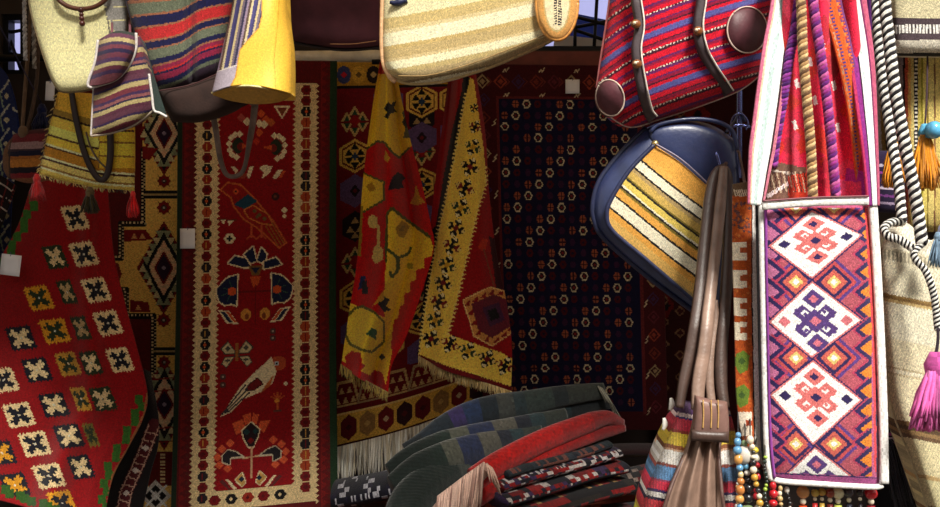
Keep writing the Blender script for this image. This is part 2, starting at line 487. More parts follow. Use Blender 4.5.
YW = 4.12
def wx(px): return (px - CX) / F * YW
def wz(py): return CZ - (py - CY) / F * YW
floor = boxes('floor', [(-40, -60, -0.1, 40, YW + 6, 0.0)], STONE, None, 'structure')
wl, wr, ztop = -2.5, 2.35, 2.95
holes = [(wx(1), wz(74), wx(23), wz(14)), (wx(520), wz(50), wx(648), wz(-40))]
(ax0, az0, ax1, az1), (bx0, bz0, bx1, bz1) = holes
boxes('wall_back', [
    (wl, YW, 0, wr, YW + .12, az0), (wl, YW, az0, ax0, YW + .12, ztop), (ax0, YW, az1, ax1, YW + .12, ztop),
    (ax1, YW, az0, bx0, YW + .12, ztop), (bx0, YW, az0, bx1, YW + .12, bz0), (bx0, YW, bz1, bx1, YW + .12, ztop),
    (bx1, YW, az0, wr, YW + .12, ztop)], PLASTER, None, 'structure')
boxes('wall_far', [(-3.4, YW + 1.3, 0, 3.4, YW + 1.4, 4.2)], solid_mat('lavender_plaster', (142, 146, 196), .9, 3, .1, .3), None, 'structure')
boxes('wall_added_sky_block', [(-14, -4.2, 0, 14, -3.9, 3.4)], solid_mat('sky_block_plaster', (150, 132, 112), .9, 2, .25, .3), None, 'structure')  # unseen wall added to block low sky light from the lower rugs
boxes('wall_left', [(wl - .12, 2.3, 0, wl, YW + .12, ztop)], PLASTER, None, 'structure')
boxes('wall_right', [(wr, 2.3, 0, wr + .12, YW + .12, ztop)], PLASTER, None, 'structure')
boxes('ceiling_added_awning', [(wl - .12, 1.62, ztop, wr + .12, YW + .12, ztop + .004)], TARP, None, 'structure')  # unseen awning added, front edge set to keep sun off the back rugs

def window(n, h, bars):
    x0, z0, x1, z1 = h
    t = thing('window_%d' % n, None, None, ((x0 + x1) / 2, YW + .06, z0)); t['kind'] = 'structure'
    w = .022
    for b in ((x0, YW + .02, z0, x1, YW + .08, z0 + w), (x0, YW + .02, z1 - w, x1, YW + .08, z1), (x0, YW + .02, z0 + w, x0 + w, YW + .08, z1 - w), (x1 - w, YW + .02, z0 + w, x1, YW + .08, z1 - w)):
        boxes('window_frame', [b], STEEL, t)
    for p0, p1 in bars:
        P = np.array([np.array(at(*p0, YW + .05)) * (1 - k) + np.array(at(*p1, YW + .05)) * k for k in np.linspace(0, 1, 6)])
        tube('grille_bar', P, .008, STEEL, t, 8)
window(1, holes[0], [((8, 14), (9, 74)), ((1, 34), (23, 30)), ((1, 52), (23, 56)), ((3, 20), (21, 70))])
window(2, holes[1], [((575, -20), (575, 50)), ((598, -20), (594, 50)), ((622, -20), (622, 50)), ((540, 8), (645, 34)), ((540, 34), (645, 14)), ((575, 30), (640, 52))])

# blue and white folded plastic seen through the grille
bl_ = solid_mat('blue_plastic', (38, 74, 200), 0.35, 10, 0.2, 0.2)
wh_ = solid_mat('white_plastic', (226, 226, 232), 0.4, 10, 0.15, 0.2)
GLAZE = solid_mat('window_ledge_stone', (84, 78, 76), 0.9, 9, 0.2, 0.3)
boxes('trim_1', [(bx0 - .05, YW + .12, bz0 - .05, bx1 + .05, YW + .5, bz0)], GLAZE, None, 'structure')
def folded(name, label, pts, Y, th, mat):
    P0 = np.array([at(x, y, Y) for x, y in pts]); P1 = P0.copy(); P1[:, 1] += th; n = len(pts)
    i = np.arange(n); s = np.stack([i, np.roll(i, -1), np.roll(i, -1) + n, i + n], -1)
    o = mk(name, np.vstack([P0, P1]), [i[None], i[None, ::-1] + n, s], mat, None, None, None, False)
    return tag(o, label, 'plastic sheet')
folded('plastic_sheet', 'blue plastic sheet behind the window grille above the navy rug', [(566, 60), (570, 24), (578, 14), (612, 21), (640, 33), (640, 60)], YW + .26, .05, bl_)
folded('plastic_sheet', 'white plastic sheet under the blue one behind the grille', [(550, 62), (556, 34), (590, 38), (640, 46), (640, 62)], YW + .18, .05, wh_)

# rails that the rugs and bags hang from
def rail(name, label, p0, p1, Y, r, mat, cat='rail'):
    P = np.array([np.array(at(*p0, Y)) * (1 - k) + np.array(at(*p1, Y)) * k for k in np.linspace(0, 1, 12)])
    return tag(tube(name, P, r, mat, None, 16), label, cat)
rail_t = thing('drape_rail', 'thin dark rail on two rods that the two folded drapes hang from', 'rail', at(426, 62, 3.63))
tube('cross_rod', path3([(372, 62), (426, 61), (480, 62)], 3.635, 8), .010, STEEL, rail_t, 10)
for x_ in (386, 466):
    p_ = np.array(at(x_, 61, 3.635)); tube('hanger_rod', np.array([p_ * (1 - k) + np.array([p_[0], p_[1], ztop]) * k for k in np.linspace(0, 1, 4)]), .006, STEEL, rail_t, 8)
rail('rug_rail', 'pale round pipe that the bird rug and hexagon kilim hang from', (100, 60), (474, 56), 4.035, .030, PIPE)
rail('rug_rail', 'dark steel rail at the left that the blue rug hangs from', (-100, 58), (99, 58), 4.035, .016, STEEL)
o = boxes('wooden_batten', [(at(474, 0, 3.96)[0], 3.965, at(0, 68, 3.96)[2], wr, 4.015, at(0, 51, 3.96)[2])], WOODR)
tag(o, 'red-brown wooden batten above the navy dotted rug', 'batten')
for z in (): pass
o = boxes('awning_beam', [(wl - .12, 2.02, 2.52, wr + .12, 2.10, 2.60), (wl - .12, 2.02, 0, wl - .04, 2.10, 2.52), (wr + .04, 2.02, 0, wr + .12, 2.10, 2.52)], STEEL)
o['kind'] = 'structure'; o.name = 'trim_2'

# ------------------------------------------------------------------ rugs on the back wall
def hexcol(cv, x, y0, y1, pitch, rx, ry, seed, pair=True):
    r = random.Random(seed); y = y0; k = 0
    cs = [DRED, BLACK, (150, 40, 24), DRED, (40, 30, 34), (176, 70, 34)]
    while y < y1:
        c = cs[(k // 2 if pair else k) % len(cs)] if r.random() < .8 else r.choice(cs)
        cv.hexa(x, y, rx, ry, c, .5)
        if c != DRED:
            m = CREAM if c == BLACK else ((200, 150, 60) if r.random() < .6 else DRED)
            cv.line([(x - rx * .55, y), (x + rx * .55, y)], .9, m); cv.line([(x, y - ry * .6), (x, y + ry * .6)], .9, m)
            if c == BLACK: cv.dia(x, y, 1.6, 1.6, ORANGE)
        else:
            cv.hexa(x, y, rx * .45, ry * .45, (88, 8, 14), .5)
        y += pitch; k += 1

def serr(cv, x, y0, y1, amp, pitch, c, side):
    y = y0
    while y < y1:
        cv.poly([(x, y), (x + side * amp, y + pitch / 2), (x, y + pitch)], c); y += pitch

def bird_rug():
    X0, X1, Y0, Y1 = 175, 338, 58, 536
    cv = Cv(X0, Y0, X1, Y1, 1.0, RED)
    cv.rect(X0, Y0, X1, Y1, (96, 12, 16))
    # outer dark band with faint zigzag, green selvedge
    for y in range(Y0, Y1, 9):
        for x in (186, 326):
            cv.poly([(x - 4, y), (x + 3, y + 4.5), (x - 4, y + 9)], (122, 20, 18)); cv.dia(x + 3.5, y + 8, 2, 2.4, (88, 30, 24))
    cv.rect(X0, Y0, X0 + 5, Y1, (26, 44, 26)); cv.rect(X1 - 7, Y0, X1, Y1, (30, 54, 30))
    # cream guard frame
    cv.rect(195, 81, 317, 510, CREAM); cv.rect(216, 99, 296, 491, RED)
    for x, sd in ((195, -1), (317, 1)): serr(cv, x, 81, 510, 3, 5.4, CREAM, sd)
    for x, sd in ((216, 1), (296, -1)): serr(cv, x, 99, 491, 3, 5.4, CREAM, sd)
    hexcol(cv, 205.5, 90, 505, 11.0, 6, 4.8, 3, False); hexcol(cv, 306.5, 88, 505, 11.0, 6, 5.2, 5, True)
    for k, x in enumerate(np.arange(218, 298, 16)):
        for yy in (90, 500): cv.hexa(x, yy, 6, 5, [DRED, BLACK, (150, 40, 24)][k % 3]); cv.dia(x, yy, 2, 2, CREAM if k % 3 == 1 else (88, 8, 14))
    W = (232, 212, 170); DN = (24, 30, 62); OR = (204, 82, 36)
    cv.line([(275, 105), (289, 105), (282, 116)], 1.8, W, True); cv.poly([(278, 107), (286, 107), (282, 113)], (120, 60, 30))
    # flower one (under the straps)
    for cx, cy, m in ((237, 144, 1), (276, 146, -1)):
        for a in range(7):
            t = math.radians(100 + a * 30) if m > 0 else math.radians(80 - a * 30)
            px, py = cx + 9 * math.cos(t), cy + 12 * math.sin(t)
            cv.dia(px, py, 3.4, 3.6, W)
        cv.ell(cx, cy, 6, 8, (40, 48, 34)); cv.ell(cx + m * 3, cy + 1, 4, 4, (120, 30, 24))
        cv.poly([(cx + m * 4, cy - 2), (cx + m * 14, cy), (cx + m * 4, cy + 3)], OR)
    for (x, y, c) in ((240, 116, (170, 70, 60)), (246, 120, W), (261, 112, OR), (266, 118, OR), (264, 123, W), (259, 122, W), (271, 121, (190, 90, 40)), (259, 131, OR), (256, 140, (190, 50, 30))):
        cv.dia(x, y, 5, 4.4, c)
    for pts, c in (([(230, 165), (234, 165), (240, 173), (236, 174)], W), ([(249, 165), (253, 165), (248, 179), (246, 174)], W), ([(259, 167), (264, 164), (273, 165), (270, 172), (262, 178), (264, 171)], W), ([(278, 169), (283, 169), (277, 179), (272, 178)], W), ([(283, 170), (286, 170), (281, 178), (278, 178)], OR), ([(236, 170), (246, 172), (244, 178), (232, 176)], (150, 60, 40))):
        cv.poly(pts, c)
    # bird one, in outline
    B = [(219.5, 189), (227, 182), (239, 184), (257, 201), (274, 222), (287, 244), (280, 249), (260, 230), (243, 219), (233, 206), (230, 197)]
    cv.poly(B, (150, 22, 20)); cv.line(B, 1.5, (198, 96, 42), True)
    cv.poly([(247, 194), (257, 201), (244, 209), (233, 204)], (24, 64, 84))
    cv.ell(235, 191, 2.6, 2.6, OR); cv.ell(235, 191, 1.2, 1.2, BLACK)
    cv.line([(243, 210), (252, 205), (268, 214), (274, 226), (262, 224), (248, 218), (243, 210)], 1.3, (206, 120, 50))
    for x, y in ((254, 211), (260, 215), (265, 219), (257, 217)): cv.dia(x, y, 2.2, 2, (104, 88, 44))
    for k in range(3): cv.line([(266 + k * 3, 226 - k * 1.5), (279 + k * 3, 247 - k)], 1.1, (150, 96, 36))
    for x in (251, 262): cv.line([(x, 225), (x, 238)], 1.2, (190, 80, 44)); cv.line([(x - 5, 240), (x, 234), (x + 5, 240)], 1.2, (190, 80, 44))
    cv.poly([(219, 218), (225, 219), (223, 224)], W); cv.poly([(227, 219), (234, 220), (228, 225)], W); cv.line([(216, 218), (236, 220)], 1, BROWN)
    cv.hexa(229, 238, 6, 4.6, W); cv.line([(226, 238), (232, 238)], 1.4, BLACK); cv.line([(229, 235), (229, 241)], 1.4, BLACK)
    cv.dia(285, 211, 3, 3.4, W); cv.dia(285, 217, 2.6, 2.6, W); cv.ell(276, 197, 4, 4, (60, 22, 24)); cv.dia(276, 197, 2, 2, (120, 60, 40))
    # flower two
    for p in ([(227, 263), (234, 255), (246, 258), (252, 268), (244, 268)], [(243, 254), (253, 246), (257, 262), (250, 264)], [(257, 261), (262, 247), (268, 255), (266, 266)], [(264, 262), (277, 258), (283, 266), (272, 269), (264, 270)]):
        cv.poly(p, DN); cv.line(p, 1.4, W, True)
    cv.poly([(248, 266), (264, 266), (260, 276), (252, 276)], (120, 84, 40)); cv.poly([(251, 268), (261, 268), (256, 275)], DN)
    cv.poly([(250, 277), (262, 277), (259, 286), (253, 288)], OR); cv.line([(256, 286), (256, 325)], 1.6, (110, 12, 16)); cv.line([(228, 292), (284, 292)], 1.4, (110, 12, 16))
    for m, cx in ((1, 227), (-1, 283)):
        p = [(cx + m * 11, 274), (cx + m * 2, 276), (cx - m * 3, 279), (cx - m * 7, 284), (cx - m * 11, 288), (cx - m * 10, 295), (cx - m * 8, 301), (cx - m * 2, 305), (cx + m * 4, 304), (cx + m * 10, 306)]
        cv.poly(p, DN); cv.line(p, 1.4, W, True)
        for q in ((2, 280), (-4, 287), (-6, 295), (0, 301)): cv.line([(cx + m * 6, 290), (cx + m * q[0], q[1])], 1.0, (50, 80, 66))
        cv.ell(cx + m * 5, 291, 4.5, 4, OR)
        cv.poly([(cx - m * 9, 309), (cx + m * 2, 310), (cx + m * 12, 324), (cx + m * 0, 323)], W)
        cv.poly([(cx - m * 6, 311), (cx - m * 2, 311), (cx + m * 6, 322), (cx + m * 2, 322)], DN); cv.poly([(cx - m * 1, 311), (cx + m * 2, 311), (cx + m * 10, 322), (cx + m * 7, 322)], OR)
        cv.ell(256 - m * 10, 315, 5, 6, (208, 140, 56)); cv.ell(256 - m * 9, 317, 2, 3, (130, 60, 30))
    # butterfly
    for m in (1, -1):
        p = [(237.5 + m * 2, 351), (237.5 + m * 9, 341), (237.5 + m * 16, 348), (237.5 + m * 12, 353), (237.5 + m * 2, 354)]
        q = [(237.5 + m * 2, 356), (237.5 + m * 12, 357), (237.5 + m * 15, 363), (237.5 + m * 10, 367)]
        for z in (p, q): cv.poly(z, (206, 186, 140)); cv.line(z, 1, (64, 60, 54), True)
        cv.dia(237.5 + m * 9, 348, 3, 2.6, (80, 74, 66)); cv.dia(237.5 + m * 9, 360, 2.6, 2.4, (80, 74, 66))
    cv.rect(236, 343, 239, 361, (158, 96, 44))
    for x, y in ((274, 333), (274, 340), (224, 376), (224, 384)): cv.hexa(x, y, 3.6, 3, (86, 46, 44)); cv.dia(x, y, 1.5, 1.5, (170, 150, 130))
    # bird two
    cv.ell(279, 366, 8.5, 7.5, (180, 74, 38)); cv.ell(278, 366, 2.4, 2.2, (190, 196, 196)); cv.ell(278, 366, 1, 1, BLACK)
    b = [(273, 359), (264, 367), (250, 378), (240, 389), (228, 407), (222, 416), (232, 412), (246, 399), (262, 394), (274, 386), (278, 374)]
    cv.poly(b, W); cv.poly([(250, 385), (259, 379), (265, 386), (254, 392), (246, 391)], (110, 20, 24)); cv.line([(250, 385), (259, 379), (265, 386), (254, 392), (246, 391)], 1, (70, 20, 20), True)
    for k in range(3): cv.line([(246 + k * 2, 386 + k * 4), (224 + k * 3, 413 - k)], 1.5, (54, 50, 54))
    cv.poly([(276, 376), (272, 388), (262, 395), (268, 386)], (190, 100, 46))
    cv.dia(287, 387, 2.2, 2.4, W)
    for a in (-60, -30, 0, 30, 60): t = math.radians(a - 90); cv.line([(279, 403), (279 + 8 * math.cos(t), 403 + 8 * math.sin(t))], 1.1, (190, 84, 36))
    cv.dia(279, 404, 3, 3, (216, 140, 50)); cv.line([(279, 405), (279, 414)], 1.2, (190, 84, 36)); cv.line([(275, 414), (283, 414)], 1.2, (96, 50, 40))
    # flower three
    for p in ([(234, 424), (244, 421), (247, 432), (238, 436)], [(244, 416), (252, 414), (252, 425), (246, 427)], [(254, 414), (261, 417), (259, 427), (253, 425)], [(262, 424), (272, 424), (266, 436), (260, 432)]): cv.poly(p, (222, 92, 50))
    p = [(243, 432), (248, 428), (252, 424), (257, 428), (262, 432), (260, 441), (255, 450), (250, 450), (245, 441)]
    cv.poly(p, (40, 20, 26)); cv.line(p, 1.3, W, True); cv.ell(248, 434, 2.6, 3, (30, 60, 60)); cv.ell(257, 434, 2.6, 3, (30, 60, 60)); cv.dia(252, 443, 3, 4, DRED)
    cv.line([(253, 450), (253, 480)], 2, (206, 160, 120)); cv.line([(245, 460), (262, 459)], 1.6, (206, 160, 120))
    for m, cx in ((1, 230), (-1, 277)):
        for q in ((2, 444), (-6, 449), (-10, 457), (-8, 465), (0, 469)): cv.dia(cx + m * q[0], q[1], 4.6, 4.2, (216, 90, 52))
        p = [(cx + m * 16, 459), (cx + m * 8, 453), (cx, 450), (cx - m * 6, 456), (cx - m * 5, 463), (cx + m * 2, 466), (cx + m * 3, 459)]
        cv.poly(p, (42, 36, 40)); cv.line(p, 1.2, (206, 190, 160), True)
        q = [(253 - m * 5, 485), (253 - m * 9, 474), (253 - m * 16, 481), (253 - m * 9, 489)]
        cv.poly(q, (196, 150, 80)); cv.line(q, 1.2, W, True); cv.dia(253 - m * 9, 481, 3, 3, (30, 40, 60))
        cv.poly([(253 - m * 22, 480), (253 - m * 25, 480), (253 - m * 17, 491), (253 - m * 14, 490)], W); cv.poly([(253 - m * 27, 480), (253 - m * 31, 481), (253 - m * 22, 491), (253 - m * 19, 491)], (96, 40, 40))
    t = thing('bird_rug', 'tall red kilim runner woven with birds, flowers and a butterfly inside cream borders', 'rug', at(256, 536, 3.72))
    def d(u, v): return -.012 * np.sin(u * 6.5 + .6) * (.3 + v) - .05 * v + 0.008 * np.sin(v * 9 + u * 2)
    sheet('woven_field', WOOL, t, top=[(178, 59), (258, 60), (337, 61)], bot=[(170, 541), (250, 533), (338, 524)], left=[(178, 59), (176, 300), (170, 541)], right=[(337, 61), (336, 300), (338, 524)],
          Y=3.84, cv=cv, nu=160, nv=476, df=d, mode='uv')
    fringe('fringe', t, [(171, 541), (250, 533), (337, 524)], 26, 3.79, 110, .0022, (196, 180, 150))
    return t
bird_rug()

def medallion_rug():
    cv = Cv(60, 108, 184, 530, 1.0, (248, 196, 100))
    G = (200, 142, 46); RD = (120, 16, 18)
    # dark field to the left of the stepped outline
    steps = [(60, 108), (143, 108), (143, 224), (121, 224), (121, 258), (104, 258), (104, 290), (126, 290), (126, 316), (153, 316), (153, 378), (143, 378), (143, 530), (60, 530)]
    cv.poly(steps, (92, 10, 14))
    lad = [(143, 150), (143, 224), (121, 224), (121, 258), (104, 258), (104, 290), (126, 290), (126, 316), (153, 316), (153, 378), (143, 378)]
    cv.line(lad, 6.5, BLACK)
    for (ax, ay), (bx, by) in zip(lad[:-1], lad[1:]):
        n = int(math.hypot(bx - ax, by - ay) / 3.4)
        for k in range(n):
            x, y = ax + (bx - ax) * (k + .5) / n, ay + (by - ay) * (k + .5) / n
            if ax == bx: cv.rect(x - 2.4, y - .8, x - .4, y + .8, CREAM); cv.rect(x + .6, y + .9, x + 2.6, y + 2.3, (190, 170, 130))
            else: cv.rect(x - .8, y - 2.4, x + .8, y - .4, CREAM)
    def med(cx, cy, s):
        cv.dia(cx, cy, 27 * s, 46 * s, RD); cv.dia(cx, cy, 24 * s, 41 * s, (24, 22, 28))
        for k in range(-5, 6):
            for sg in (-1, 1):
                f = 1 - abs(k) / 6.0
                x = cx + sg * 21 * s * f; y = cy + k * 6.4 * s
                cv.poly([(x - 4, y + 4 * np.sign(k + .1)), (x + 4, y + 4 * np.sign(k + .1)), (x, y - 4 * np.sign(k + .1))], (150, 156, 120) if k % 2 else (216, 200, 150))
        cv.dia(cx, cy, 15 * s, 27 * s, (240, 190, 150))
        for k in range(-3, 4): cv.dia(cx + 12 * s * (1 - abs(k) / 4.), cy + k * 6 * s, 3, 3, (232, 200, 160)); cv.dia(cx - 12 * s * (1 - abs(k) / 4.), cy + k * 6 * s, 3, 3, (232, 200, 160))
        cv.dia(cx, cy, 9.5 * s, 17 * s, RD); cv.dia(cx, cy, 7.5 * s, 14 * s, (46, 24, 52)); cv.dia(cx, cy, 2, 3, (150, 130, 150))
    def star(cx, cy, r=8):
        for k in range(8):
            t = k * math.pi / 4; cv.poly([(cx + r * math.cos(t), cy + r * math.sin(t)), (cx + 5 * math.cos(t + .5), cy + 5 * math.sin(t + .5)), (cx + 5 * math.cos(t - .5), cy + 5 * math.sin(t - .5))], (120, 20, 18))
        cv.ell(cx, cy, 5.6, 5.6, (130, 16, 18)); cv.ell(cx, cy, 2.6, 2.8, (60, 44, 40)); cv.ell(cx, cy, 1.2, 1.2, (180, 170, 150))
    for y0 in (133, 268, 404):
        med(164, y0, .92 if y0 < 200 else 1.02)
    for y0 in (181, 208, 342 - 22, 342 + 20): star(164, y0)
    for y0 in (194, 350):
        cv.rect(143 if y0 < 300 else 153, y0 - 3, 180, y0 + 5, BLACK); cv.rect(143 if y0 < 300 else 153, y0, 180, y0 + 1.6, (180, 150, 96))
    for pts in ([(124, 230), (146, 230), (154, 240), (124, 242)], [(130, 300), (148, 302), (150, 312), (130, 312)], [(143, 146), (158, 148), (150, 160), (143, 158)]): cv.poly(pts, (128, 18, 20))
    for x, y in ((134, 236), (142, 236), (138, 307)): cv.poly([(x - 3, y + 3), (x + 3, y + 3), (x, y - 3)], (214, 150, 90))
    cv.hexa(114, 274, 8, 11, RD); cv.poly([(110, 268), (116, 270), (112, 280)], (200, 120, 60))
    for y in (380, 392, 430, 444): cv.line([(146, y), (176, y - 3)], 1.4, (140, 24, 20))
    cv.rect(143, 452, 176, 486, (104, 20, 18))
    for k in range(9): cv.rect(160, 454 + k * 3.4, 165, 455.8 + k * 3.4, CREAM)
    cv.dia(156, 496, 16, 16, (222, 214, 206)); cv.dia(156, 496, 11, 11, BLACK); cv.dia(156, 496, 5, 5, (222, 214, 206))
    cv.line([(146, 486), (166, 506)], 1.8, WHITE); cv.line([(166, 486), (146, 506)], 1.8, WHITE)
    t = thing('medallion_rug', 'gold and dark red kilim with stepped outline and diamond medallions beside the bird rug', 'rug', at(120, 530, 3.98))
    sheet('woven_field', WOOL, t, left=[(58, 64), (60, 530)], right=[(186, 64), (184, 530)], Y=3.97, cv=cv, nu=124, nv=464,
          df=lambda u, v: .008 * np.sin(u * 7 + 1) + .006 * np.sin(v * 11), mode='px')
medallion_rug()

def check_square(cv, cx, cy, w, h, ux, uy, vx, vy, bgc, fg):
    """diagonal square with a checked cross inside; u,v are its edge directions"""
    def P(a, b): return (cx + a * w * ux + b * h * vx, cy + a * w * uy + b * h * vy)
    n = 7
    cv.poly([P(-1, -1), P(1, -1), P(1, 1), P(-1, 1)], bgc)
    # serrated rim
    for k in range(n):
        a = -1 + 2 * (k + .5) / n; e = .75 / n
        for (p, q, r) in ((P(a - e, -1), P(a + e, -1), P(a, -1.16)), (P(a - e, 1), P(a + e, 1), P(a, 1.16)), (P(-1, a - e), P(-1, a + e), P(-1.14, a)), (P(1, a - e), P(1, a + e), P(1.14, a))):
            cv.poly([p, q, r], bgc)
    pat = ["0100010", "1110111", "0111110", "0011100", "0111110", "1110111", "0100010"]
    s = 1.62 / 7
    for j in range(7):
        for i in range(7):
            if pat[j][i] == '1' and not (i == 3 and j == 3) and (i + j) % 2 == 1 or (pat[j][i] == '1' and abs(i - 3) == abs(j - 3) and i != 3):
                a, b = (i - 3) * s, (j - 3) * s; e = s * .56
                cv.poly([P(a - e, b - e), P(a + e, b - e), P(a + e, b + e), P(a - e, b + e)], fg)
    for a, b in ((0, 0), (.46, 0), (-.46, 0), (0, .46), (0, -.46)):
        e = .10; cv.poly([P(a - e, b), P(a, b - e), P(a + e, b), P(a, b + e)], bgc if a or b else (216, 210, 190))

def square_rug():
    cv = Cv(-60, 180, 160, 520, 1.0, (146, 9, 16))
    CR = (232, 204, 152); OG = (214, 148, 34); DK = (22, 22, 34); GN = (40, 52, 30)
    rows = {
        0: [(75, 218, 12, CR, DK)],
        1: [(84, 254, 13, CR, DK), (55, 257, 11, GN, CR)],
        2: [(39, 298, 13, OG, GN), (67, 292, 8, GN, (190, 160, 110)), (96, 290, 13, CR, DK)],
        3: [(21, 338, 14, DK, CR), (55, 331, 14, OG, GN), (81, 328, 8, GN, (190, 160, 110)), (108, 323, 13, CR, DK)],
        4: [(4, 380, 13, CR, DK), (37, 370, 14, DK, CR), (68, 364, 11, (190, 140, 50), GN), (91, 363, 10, GN, CR), (120, 360, 12, CR, DK)],
        5: [(19, 415, 15, CR, DK), (54, 405, 14, DK, CR), (81, 399, 8, (190, 140, 50), GN), (103, 399, 12, GN, CR)],
        6: [(2, 453, 13, DK, OG), (35, 444, 15, CR, DK), (69, 436, 14, DK, CR), (91, 435, 6, OLIVE, GN)],
        7: [(15, 485, 14, DK, OG), (49, 476, 15, CR, DK), (81, 467, 12, DK, CR)],
        8: [(62, 503, 13, OG, DK), (28, 520, 14, DK, CR)],
    }
    for r in rows.values():
        for (x, y, w, b, f) in r: check_square(cv, x, y, w * .86, 11.6, .97, -.14, .36, .93, b, f)
    # green stepped edging
    def stair(pts, c, w):
        for (ax, ay), (bx, by) in zip(pts[:-1], pts[1:]):
            n = max(1, int(math.hypot(bx - ax, by - ay) / 7))
            for k in range(n):
                x, y = ax + (bx - ax) * (k + .5) / n, ay + (by - ay) * (k + .5) / n
                cv.rect(x - w / 2 + (2 if k % 2 else -2), y - 4.5, x + w / 2 + (2 if k % 2 else -2), y + 4.5, c)
    stair([(37, 196), (28, 218), (17, 240), (7, 258), (-8, 285), (-20, 330)], (52, 108, 30), 8)
    stair([(142, 396), (139, 410), (131, 426), (122, 444), (112, 462), (106, 480), (103, 520)], (50, 96, 28), 8)
    stair([(-10, 484), (8, 492), (30, 500), (54, 508), (70, 516)], (46, 86, 26), 9)
    cv.line([(147, 394), (144, 414), (128, 447), (112, 477), (105, 520)], 2, (150, 90, 50))
    t = thing('square_motif_rug', 'bright red kilim draped at a slant with rows of checked squares and green edging', 'rug', at(60, 520, 3.35))
    def d(u, v):
        return -.05 * np.exp(-((u - .78 + .12 * v) / .09) ** 2) * (0.4 + v) - .02 * np.sin(u * 5) + .03 * np.clip(u - .9, 0, 1) * 10 * v - .10 * v
    sheet('woven_field', WOOL, t, top=[(34, 176), (70, 172), (106, 172)], bot=[(-60, 488), (10, 503), (102, 530)], left=[(34, 176), (18, 225), (-2, 262), (-26, 310), (-48, 400), (-60, 488)],
          right=[(106, 172), (113, 250), (124, 300), (136, 345), (147, 392), (143, 418), (128, 448), (112, 480), (102, 530)], Y=3.45, cv=cv, nu=168, nv=336, df=d, mode='px')
    # dark rug edge folded behind it
    c2 = Cv(90, 380, 170, 530, 1.0, (22, 14, 18))
    mid = [(154, 425), (146, 447), (136, 470), (126, 492), (120, 525)]
    c2.line(mid, 13, (84, 22, 28))
    for s_ in (-5.5, 5.5): c2.line([(x + s_, y) for x, y in mid], 1.1, (190, 150, 130))
    C = curve(mid, 14)
    for x, y in C[1:]: c2.line([(x - 6, y - 1), (x + 6, y + 2)], 1.2, (190, 150, 130))
    for x, y in C[3::3]: c2.dia(x, y, 4, 3, (214, 200, 190))
    t2 = thing('dark_edged_rug', 'narrow dark rug edge with a maroon ladder band curling behind the red square rug', 'rug', at(130, 530, 3.6))
    sheet('woven_field', WOOL, t2, top=[(132, 372), (140, 368), (150, 372)], left=[(132, 372), (136, 400), (124, 440), (104, 480), (92, 530)], right=[(150, 372), (158, 415), (158, 445), (150, 475), (138, 530)], bot=[(92, 530), (138, 530)],
          Y=3.62, cv=c2, nu=44, nv=140, df=lambda u, v: -.03 * np.sin(u * 3.1), mode='px')
square_rug()

